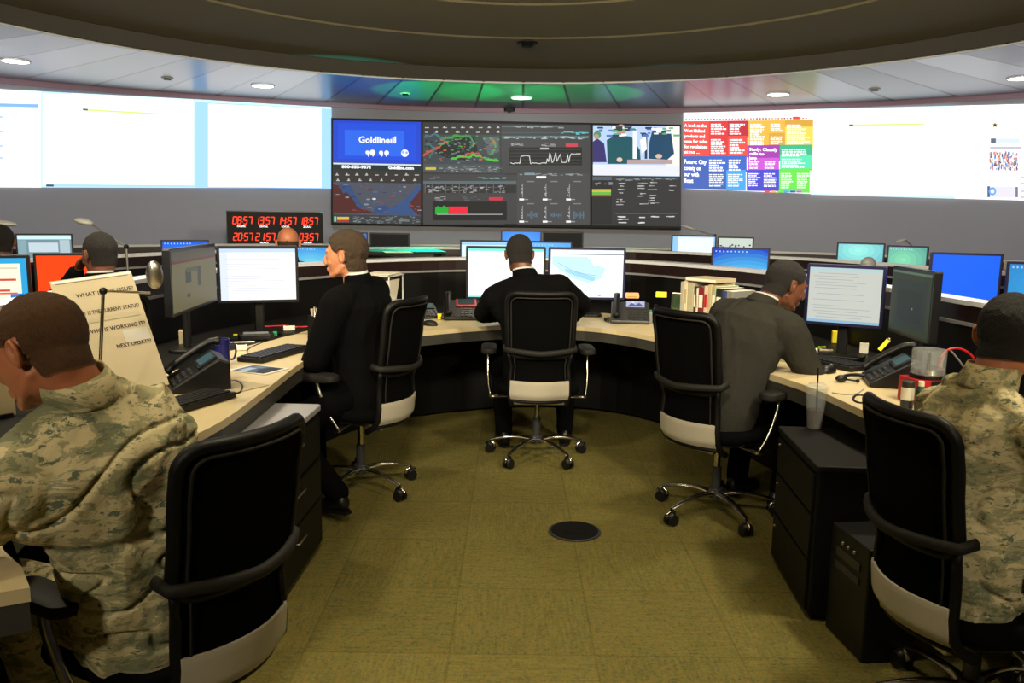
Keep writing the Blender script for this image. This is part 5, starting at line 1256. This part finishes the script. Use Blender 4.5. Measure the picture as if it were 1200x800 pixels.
t = thing('mug', 'tall dark blue mug on the left desk below the bright white document monitor', 'mug', (q.x, q.y, .752))
bm = B()
for r0_, r1_, a_, b_ in ((.033, .036, 0, .13),):
    rings = [(.0, 0), (.033, 0), (.036, .13), (.032, .13), (.029, .01), (0, .01)]
    vv = [[bm.verts.new((max(r, .0005)*math.cos(2*PI*k/24), max(r, .0005)*math.sin(2*PI*k/24), z)) for k in range(24)] for r, z in rings]
    for A_, B_ in zip(vv[:-1], vv[1:]):
        for k in range(24): bm.faces.new((A_[k], A_[(k+1) % 24], B_[(k+1) % 24], B_[k]))
obj('body', bm, 'blue', t, smooth='auto'); bm = B(); tube(bm, smooth_pts([(.034, 0, .11), (.06, 0, .105), (.066, 0, .07), (.055, 0, .035), (.034, 0, .03)], 5), .005, 8); obj('handle', bm, 'blue', t, smooth=True)
# small stationery behind the left keyboard
def pen(label, px, py, rz, m, L=.14, z=.752):
    q = on(px, py, z); t = thing('pen', label, 'pen', (q.x, q.y, z), R(rz))
    bm = B(); cyl(bm, (0, 0, .006), .005, L, rot=(0, PI/2, 0), seg=12); obj('barrel', bm, m, t, smooth='auto'); bm = B(); cyl(bm, (L/2+.008, 0, .006), .005, .016, rot=(0, PI/2, 0), seg=12, r2=.001); obj('tip', bm, 'blackpl', t, smooth='auto')
pen('red pen lying left of the pen holder on the left desk', 350, 384, 20, 'red'); pen('white pen nearest the dark blue mug', 283, 402, 20, 'paper'); pen('yellow pen beneath the bright white document monitor', 290, 393, 15, 'yellow', .16); pen('long red pencil behind the left keyboard', 322, 383, 25, 'red', .17)
def blk_(name, label, cat, px, py, rz, s, m, z=.752):
    q = on(px, py, z); t = thing(name, label, cat, (q.x, q.y, z), R(rz)); bm = B(); rbox(bm, (0, 0, s[2]/2), s, min(s[0], s[1])*.2); obj('body', bm, m, t, bevel=min(s)*.15)
    bm = B(); rbox(bm, (0, 0, s[2]+.001), (s[0]*.7, s[1]*.6, .002), .002); obj('label', bm, 'blackpl' if m != 'blackpl' else 'greypl', t)
blk_('eraser', 'small green box behind the left keyboard', 'box', 321, 394, 20, (.04, .03, .03), 'green'); blk_('stapler', 'small white box on the left desk, right of the green one', 'box', 339, 387, 20, (.07, .03, .03), 'paper')
blk_('tape_dispenser', 'pale box beside the white pen on the left desk', 'box', 283, 410, 25, (.06, .035, .03), 'paper'); blk_('docking_station', 'black slab with a grey label under the bright white document monitor', 'box', 300, 397, 20, (.2, .12, .035), 'blackpl')
blk_('card_box', 'small cream box standing between the phone and the dim monitor', 'box', 216, 405, 20, (.05, .05, .09), 'cream'); blk_('battery_pack', 'dark block with a label at the foot of the cream placard', 'box', 146, 443, 15, (.11, .06, .08), 'blackpl')
blk_('highlighter', 'bright yellow flat marker at the foot of the cream placard', 'marker', 165, 443, -12, (.11, .022, .018), 'yellow')
q = on(372, 396)
t = thing('pen_holder', 'black upright holder with cards and a red pen, left of the black-suited man\'s chest', 'pen holder', (q.x, q.y, .752), R(60))
bm = B(); box(bm, (0, 0, .005), (.09, .07, .01)); 
for s in (-1, 1): box(bm, (.04*s, 0, .07), (.006, .07, .13))
box(bm, (0, .033, .07), (.086, .005, .13)); obj('rack', bm, 'blackpl', t)
bm = B(); box(bm, (0, .01, .10), (.05, .012, .15), rot=(-.15, 0, 0)); obj('card', bm, 'cream', t); bm = B(); tube(bm, [(.03, 0, .012), (.034, -.01, .2)], .006, 8); obj('pen', bm, 'red', t); bm = B(); tube(bm, [(-.036, -.02, .012), (-.05, -.03, .19)], .005, 8); obj('stylus', bm, 'alu', t)
cable('thin black cable curling on the left desk beside the phone', [on(262, 448), on(276, 446), on(284, 452), on(280, 460), on(262, 462), on(245, 465)], .004, 'blackpl')
cable('black cable looping behind the left keyboard', [on(294, 420), on(290, 410), on(305, 402), on(325, 396), on(350, 390)], .003, 'blackpl')
cable('dark cables running from the phone towards the placard', [on(206, 440), on(196, 436), on(184, 440), on(172, 452)], .004, 'blackpl')
# cream card at the left edge
p0, p1 = aty(-60, 392, 2.75), aty(10, 380, 2.9); t = thing('document_holder', 'cream page propped upright at the left edge, before the officer\'s face', 'paper', ((p0.x+p1.x)/2, (p0.y+p1.y)/2, .752), math.atan2(p1.y-p0.y, p1.x-p0.x))
hh = p0.z-.752; bm = B(); box(bm, (0, 0, hh/2), ((p1-p0).length, .004, hh-.004)); obj('page', bm, 'cream', t); bm = B(); tube(bm, [(0, .004, hh*.8), (0, .12, .004)], .004, 8); box(bm, (0, .01, .006), (.16, .05, .012)); obj('easel', bm, 'blackpl', t)

# wire rack with papers behind the man in profile
q = aty(449, 352, 5.95); t = thing('paper_rack', 'pale wire rack of papers behind the shoulder of the man in profile', 'file rack', (q.x, 5.95, .752), R(-14))
W_, Dp, Hh = .2, .26, .285
bm = B()
for s in (-1, 1):
    for e in (-1, 1): tube(bm, [(s*W_/2, e*Dp/2, 0), (s*W_/2, e*Dp/2, Hh)], .005, 8)
obj('frame', bm, 'metal_l', t, smooth='auto'); bm = B(); box(bm, (0, 0, Hh), (W_+.02, Dp+.02, .006)); obj('shelf', bm, 'metal_l', t)
bm = B(); box(bm, (0, 0, .1), (W_, Dp, .004)); obj('shelf', bm, 'metal_l', t)
for i in range(4): bm = B(); box(bm, (-.07+.045*i, 0, .18), (.012, .22, .15), rot=(0, .06*i, 0)); obj('folder', bm, ['paper', 'cream', 'greypl', 'paper'][i], t)
for i in range(3): bm = B(); box(bm, (0, 0, Hh+.006+.004*i), (.19, .24, .003), rot=(0, 0, .08*i-.06)); obj('paper', bm, ['paper', 'cream', 'paper'][i], t)

# centre left phones
phone('black desk phone with a yellow tag, right of the man in profile', 497, 372, 24, sc=.8)
phone('desk phone with a red-framed display, left of the centre man', 541, 373, 6, bez='red', scr=rgb(30, 54, 52), sc=1.1)
blk_('note_tag', 'yellow tag stuck beside the black phone, right of the man in profile', 'note', 493, 362, 20, (.03, .05, .05), 'yellow'); blk_('note_tag', 'small yellow block between the two phones left of the centre man', 'note', 515, 374, 20, (.025, .02, .04), 'yellow')
mouse('black computer mouse on the tan desk below the black phone', 504, 381, 70)
def bottle(label, px, py, m1, m2, h=.09, r=.018, z=.752):
    q = on(px, py, z); t = thing('bottle', label, 'bottle', (q.x, q.y, z))
    bm = B(); cyl(bm, (0, 0, h*.36), r, h*.72, seg=20); cyl(bm, (0, 0, h*.78), r, h*.14, seg=20, r2=r*.5); obj('body', bm, m1, t, smooth='auto'); bm = B(); cyl(bm, (0, 0, h*.92), r*.55, h*.16, seg=16); obj('cap', bm, m2, t, smooth='auto')
bottle('small green bottle with a white cap beside the red-framed phone', 562, 376, 'green', 'paper', .1, .02)
# centre right
phone('grey desk phone with a pictured display and orange note, right of the centre man', 738, 377, -8, body='darkpl', scr=rgb(190, 196, 230), extra='pict', sc=1.15)
q = aty(741, 343, 6.02); t = thing('note_pad', 'orange note stuck above the grey desk phone', 'note', (q.x, q.y, q.z-.02), 0, rot=(1.0, 0, 0)); bm = B(); rbox(bm, (0, 0, 0), (.10, .045, .006), .01); obj('sheet', bm, mat('orange note paper', rgb(228, 170, 120), .8), t); bm = B(); box(bm, (0, -.012, .004), (.07, .006, .0012)); obj('print', bm, 'amber', t)
bottle('small bottle with a green cap between the grey phone and the black phone', 762, 378, 'greypl', 'green', .09, .015)
phone('black desk phone with a yellow sticker, between the grey phone and the framed picture', 777, 377, -14, sc=.7)
q = aty(775, 345, 5.75); t = thing('sticky_note', 'yellow sticky note above the black phone, left of the framed picture', 'note', (q.x, q.y, q.z), 0, rot=(1.2, 0, -.2)); bm = B(); box(bm, (0, 0, 0), (.075, .04, .002)); obj('sheet', bm, 'yellow', t); bm = B(); box(bm, (0, 0, -.012), (.05, .02, .02)); obj('clip', bm, 'blackpl', t)
q = aty(799, 359, 5.78); t = thing('framed_picture', 'silver framed green picture leaning left of the row of binders', 'picture frame', (q.x, 5.7, .80), R(-14)); Hf = .14
t.location.z = .752
def tilt(y, z): a = .32; return Vector((0, y*math.cos(a)+z*math.sin(a), -y*math.sin(a)+z*math.cos(a)))
bm = B(); P4_ = [Vector((x, 0, z)) for x, z in ((-.085, .01), (.085, .01), (.085, .20), (-.085, .20))]; P4_ = [Vector((v.x, v.z*.32, v.z)) for v in P4_]; tube(bm, P4_, .007, 8, True); obj('frame', bm, 'alu', t, smooth='auto')
p = Pic(lambda u, v, d: Vector((-.08+.16*u, (.015+.18*v)*.32-.002-d, .015+.18*v)), step=.0004); p.rect(0, 0, 1, 1, rgb(44, 66, 36)); p.quad([(0, 0), (.8, 0), (.6, .4), (0, .5)], rgb(70, 96, 44)); p.rect(.75, .1, .95, .5, rgb(110, 50, 44)); p.rect(.8, .3, .86, .42, rgb(226, 214, 200)); p.quad([(.1, .6), (.6, .7), (.8, .9), (.1, .9)], rgb(30, 60, 34)); p.build('picture', 'print', t)
bm = B(); tube(bm, [(0, .05, .14), (0, .12, 0)], .004, 8); box(bm, (0, .058, .1), (.16, .004, .17), rot=(-.31, 0, 0)); obj('easel_back', bm, 'blackpl', t)
# binders
GB = 'binders and books standing on the right desk'
Pb0, Pb1 = Vector((1.22, 5.62, .752)), Vector((1.62, 5.02, .752)); dirb = (Pb1-Pb0).normalized(); rb = math.atan2(dirb.y, dirb.x); s_ = 0
BK = [('pale grey', (168, 168, 160), .028, .30, 'leftmost of the row'), ('cream', (222, 206, 172), .03, .31, 'second from the left'), ('light khaki', (176, 170, 140), .055, .30, 'wide, third from the left'), ('dark brown', (52, 36, 28), .016, .28, 'thin, right of the khaki one'),
      ('white', (214, 208, 198), .016, .27, 'thin, just left of the dark red one'), ('dark red', (120, 26, 30), .045, .28, 'with a pale label, in the middle of the row'), ('cream and red', (206, 186, 168), .03, .29, 'with a red band at the top'),
      ('tan', (196, 176, 132), .03, .30, 'right of the red-banded one'), ('pale green', (150, 164, 130), .03, .29, 'right of the tan one'), ('black', (26, 26, 28), .05, .28, 'near the right end of the row'), ('blue', (40, 60, 120), .03, .27, 'next to the last of the row'), ('grey', (120, 120, 116), .05, .27, 'last of the row, behind the grey-suited man')]
for nm, c, wd, hh, wh in BK:
    cpos = Pb0+dirb*(s_+wd/2); s_ += wd+.004
    t = thing('binder', f'{nm} binder spine, {wh}', 'binder', tuple(cpos), rb, GB)
    mm = mat(nm+' binder cover', rgb(*c), .55)
    bm = B(); rbox(bm, (0, .0, hh/2), (wd, .22, hh), .004); obj('cover', bm, mm, t, bevel=.002)
    bm = B(); box(bm, (0, -.1105, hh*.66), (wd*.7, .001, hh*.3)); obj('spine_label', bm, 'red' if 'red' in nm and 'cream' in nm else ('paper' if c[0] < 160 else 'cream'), t)
    bm = B(); box(bm, (0, .004, hh+.0005), (wd*.7, .2, .001)); obj('pages', bm, 'paper', t)
cm = Pb0+dirb*.18; t = thing('book', 'cream book lying flat on top of the row of binders', 'book', (cm.x, cm.y, .752+.313), rb+.05); bm = B(); rbox(bm, (0, -.02, .012), (.26, .2, .024), .004); obj('cover', bm, 'cream', t, bevel=.002); bm = B(); box(bm, (0, -.019, .012), (.25, .204, .016)); obj('pages', bm, 'paper', t)

# right desk
keyboard('black keyboard on the right desk in front of the pale document monitor', (1.62, 4.18), -62, w=.42)
mouse('black computer mouse on the right desk beside the plastic cup', 970, 436, -50)
blk_('sticky_pad', 'yellow pad under the pale document monitor', 'note', 983, 402, -8, (.085, .03, .075), 'yellow'); blk_('card', 'small white card with a dark dot on the right desk', 'card', 1012, 414, -30, (.045, .02, .06), 'paper')
blk_('marker', 'lime green marker left of the yellow pad', 'marker', 963, 409, 30, (.05, .018, .018), mat('lime plastic', rgb(170, 210, 40), .4)); blk_('box', 'small white box left of the keyboard on the right desk', 'box', 952, 414, 10, (.05, .03, .03), 'paper'); blk_('box', 'pale flat box behind the right keyboard', 'box', 968, 414, -20, (.07, .03, .025), 'cream')
phone('large black desk phone with a yellow tab, on the right desk before the edge-on monitor', 1044, 449, -105, sc=1.1)
q = aty(1036, 404, 3.85); t = thing('note_tag', 'bright yellow tab sticking up on the large right phone', 'note', tuple(q), 0, rot=(.6, -.9, 0)); bm = B(); box(bm, (0, 0, 0), (.065, .02, .004)); obj('tab', bm, 'yellow', t); bm = B(); sph(bm, (.035, 0, 0), .007, seg=10); obj('pin', bm, 'alu', t, smooth=True)
# headset
q = on(1002, 446); t = thing('headset', 'black telephone headset with an earpiece lying on the right desk', 'headset', (q.x, q.y, .752), R(20))
bm = B(); tube(bm, smooth_pts([(-.08, 0, .012), (-.03, .03, .02), (.04, .03, .02), (.09, 0, .014)], 6), .008, 8); obj('headband', bm, 'blackpl', t, smooth=True)
bm = B(); usph(bm, TM((-.08, 0, .016), (0, 0, 0), (.03, .022, .016)), 16, 10); obj('earpiece', bm, 'blackpl', t, smooth=True); bm = B(); tube(bm, [(-.08, 0, .014), (-.03, -.05, .01)], .004, 8); sph(bm, (-.03, -.05, .011), .009, seg=10); obj('microphone', bm, 'blackpl', t, smooth=True)
cable('black cable ring lying near the right desk edge', [on(1018, 464), on(1004, 463), on(1000, 468), on(1008, 472), on(1020, 470)], .005, 'blackpl'); cable('thin grey cable on the right desk before the headset', [on(975, 460), on(990, 462), on(1004, 461), on(1012, 456)], .0025, 'greypl')
# plastic cup
q = on(954, 501, .604); t = thing('plastic_cup', 'clear plastic cup of tea with a lid and straw on the right pedestal', 'cup', (q.x, q.y, .605)); Hc_ = .175
def cupsurf(bm, prof, seg=28):
    vv = [[bm.verts.new((max(r, .0005)*math.cos(2*PI*k/seg), max(r, .0005)*math.sin(2*PI*k/seg), z)) for k in range(seg)] for r, z in prof]
    for A_, B_ in zip(vv[:-1], vv[1:]):
        for k in range(seg): bm.faces.new((A_[k], A_[(k+1) % seg], B_[(k+1) % seg], B_[k]))
bm = B(); cupsurf(bm, [(0, 0), (.03, 0), (.045, Hc_), (.0435, Hc_), (.0288, .002), (0, .002)]); obj('cup', bm, 'clearpl', t, smooth='auto')
bm = B(); cupsurf(bm, [(0, .003), (.0284, .003), (.034, .08), (0, .08)]); obj('drink', bm, 'drink', t, smooth='auto')
bm = B(); cupsurf(bm, [(.0465, Hc_-.006), (.047, Hc_+.004), (.04, Hc_+.008), (.03, Hc_+.02), (.006, Hc_+.024)]); o = obj('lid', bm, 'clearpl', t, smooth='auto'); sm = o.modifiers.new('s', 'SOLIDIFY'); sm.thickness = .001
bm = B(); tube(bm, [(.005, 0, .01), (0, 0, Hc_+.085)], .0035, 10); obj('straw', bm, 'blackpl', t, smooth='auto')
# disc spindle on a carton, cans
q = on(1084, 470); cx_, cy_ = q.x, q.y
t = thing('carton', 'red and black carton on the right desk, carrying the tub of discs', 'box', (cx_, cy_, .752), R(12)); bm = B(); rbox(bm, (0, 0, .05), (.16, .14, .10), .004); obj('body', bm, 'red', t, bevel=.003); bm = B(); box(bm, (-.01, -.071, .05), (.05, .003, .098)); box(bm, (.05, -.071, .05), (.02, .003, .098)); obj('panel', bm, 'blackpl', t)
t = thing('disc_spindle', 'clear round tub of discs on the right desk, behind the right chair back', 'disc tub', (cx_, cy_, .8525))
bm = B(); cyl(bm, (0, 0, .008), .068, .016, seg=40); obj('base', bm, 'blackpl', t, smooth='auto', bevel=.002); bm = B(); cyl(bm, (0, 0, .028), .06, .022, seg=40); obj('discs', bm, 'silver', t, smooth='auto'); bm = B(); cyl(bm, (0, 0, .06), .007, .09, seg=14); obj('spindle', bm, 'blackpl', t, smooth='auto')
bm = B(); cupsurf(bm, [(.066, .017), (.066, .112), (.062, .118), (0, .118)], 40); o = obj('cover', bm, 'clearpl', t, smooth='auto'); sm = o.modifiers.new('s', 'SOLIDIFY'); sm.thickness = .0015
q = on(1062, 478); t = thing('can', 'small can with a white label left of the red carton', 'can', (q.x, q.y, .752)); bm = B(); cyl(bm, (0, 0, .055), .024, .11, seg=24); obj('body', bm, 'darkpl', t, smooth='auto', bevel=.003); bm = B(); cyl(bm, (0, 0, .06), .0245, .05, seg=24, caps=False); obj('label', bm, 'paper', t, smooth='auto')
bottle('small dark green bottle in front of the red carton', 1077, 482, mat('dark green glass', rgb(40, 60, 44), .3), 'paper', .12, .02)
D_ = 3.45
cable('red cable arching behind the right uniformed man\'s shoulder', [Vector((aty(1098, 440, D_).x, D_, .757)), aty(1104, 418, D_), aty(1120, 408, D_), aty(1138, 416, D_), aty(1150, 438, D_), Vector((aty(1158, 445, D_).x, D_, .757))], .005, 'red')
D_ = 3.5
cable('grey cable crossing behind the red cable on the right desk', [Vector((aty(1100, 440, D_).x, D_, .757)), aty(1108, 412, D_), aty(1122, 420, D_), aty(1134, 440, D_), Vector((aty(1140, 445, D_).x, D_, .757))], .004, 'greypl')
# ledge items
q = on(1017, 314, 1.122); t = thing('desk_speaker', 'grey round-topped object standing on the ledge behind the pale document monitor', 'ornament', (q.x, q.y, 1.12)); bm = B(); usph(bm, TM((0, 0, .03), (0, 0, 0), (.056, .04, .056)), 28, 18); cyl(bm, (0, 0, .02), .052, .04, seg=28); obj('shell', bm, 'greypl', t, smooth=True); bm = B(); cyl(bm, (0, 0, .003), .056, .006, seg=28); obj('base', bm, 'darkpl', t)
sheet('paper_sheet', 'white sheet lying on the second console just right of the profile man\'s head', 'paper', 466, 295.2, 14, .25, .3, None, z=1.119)
t = thing('monitor_riser', 'dark riser on the second console carrying the white sheet', 'shelf', (-1.08, 8.0, .7525), R(14))
bm = B(); rbox(bm, (0, 0, .354), (.8, .56, .024), .02); obj('top', bm, 'black', t)
for s in (-1, 1): bm = B(); box(bm, (.37*s, 0, .171), (.03, .5, .342)); obj('side_panel', bm, 'black', t)
blk_('desk_monitor_light', 'small pale device on the ledge left of the rightmost monitors', 'device', 1181, 318, 0, (.05, .05, .07), 'cream', z=1.122)

# ------------------------------------------------------------------ light
def area(loc, rot, sx, sy, e, col):
    l = bpy.data.lights.new('area', 'AREA'); l.shape = 'RECTANGLE'; l.size = sx; l.size_y = sy; l.energy = e; l.color = col
    o = bpy.data.objects.new('ceiling_light', l); C.objects.link(o); o.location = loc; o.rotation_euler = rot; return o
def spot(loc, tgt, e, col, size=60, soft=.1, blend=.7):
    l = bpy.data.lights.new('spot', 'SPOT'); l.energy = e; l.color = col; l.spot_size = R(size); l.spot_blend = blend; l.shadow_soft_size = soft
    o = bpy.data.objects.new('spot_light', l); C.objects.link(o); o.location = loc; d = Vector(tgt)-Vector(loc); o.rotation_euler = d.to_track_quat('-Z', 'Y').to_euler(); return o
WARM = (1, .88, .64)
w = bpy.data.worlds.new('world'); SC.world = w; w.use_nodes = True
w.node_tree.nodes['Background'].inputs[0].default_value = (.9, .9, 1, 1); w.node_tree.nodes['Background'].inputs[1].default_value = .05
# room downlights over the pit and the desks (outside the frame)
for x, y, e, sz in ((-.05, 2.3, 230, 64), (-2.3, 2.6, 320, 100), (2.2, 2.6, 320, 100), (-1.5, .2, 170, 90), (1.7, .2, 170, 90), (-2.1, 4.6, 190, 100), (2.1, 4.7, 190, 100), (0, 6.9, 70, 100)):
    spot((x, y, 3.2), (x, y, 0), e, WARM, sz, .16, 1)
for x in (-1.7, 1.7): spot((x, -1.8, 3.15), (x*.72, 2.0, 1.05), 1150, WARM, 50, .25, .9)  # unseen spots added behind the camera to brighten the officers' backs
# unseen spots added to brighten the brown upper ceiling
for x, y in ((-2.2, 1.6), (2.2, 1.6), (0, .9)): spot((x, y, 2.95), (x*.2, 7.2, 3.4), 640, WARM, 120, .2, 1)
# grazing wash on the display wall
for a in (-44, -22, 0, 22, 44): spot((7.3*math.sin(R(a)), 3.3+7.3*math.cos(R(a)), 3.0), (9.7*math.sin(R(a)), 3.3+9.7*math.cos(R(a)), 1.2), 105, (.97, .95, 1), 120, .15, 1)
# unseen green and teal spots added to tint the ceiling panels from below
for x, e, c, sz in ((-.95, 330, (.0, 1, .2), 48), (-.15, 270, (.0, 1, .18), 48), (.75, 270, (.0, 1, .18), 48), (-2.2, 80, (.06, .7, .8), 70), (2.0, 60, (.1, .5, .9), 60)):
    yb = 3.3+math.sqrt(7.2**2-x*x); spot((x, yb, 1.12), (x*1.06, yb+.72, 3.05), e, c, sz, .03, .25)
spot((-1.3, 12.3, 2.72), (-1.0, 8.55, 1.1), 420, (.0, 1, .5), 15, .05, .5)  # this and the next: unseen green spots added to tint the ledges
spot((1.5, 12.2, 2.72), (1.25, 8.6, 1.1), 260, (.0, 1, .4), 12, .05, .5)
SC.view_settings.view_transform = 'Standard'; SC.view_settings.look = 'None'; SC.view_settings.gamma = 1; SC.view_settings.exposure = .15
SC.view_settings.use_curve_mapping = False
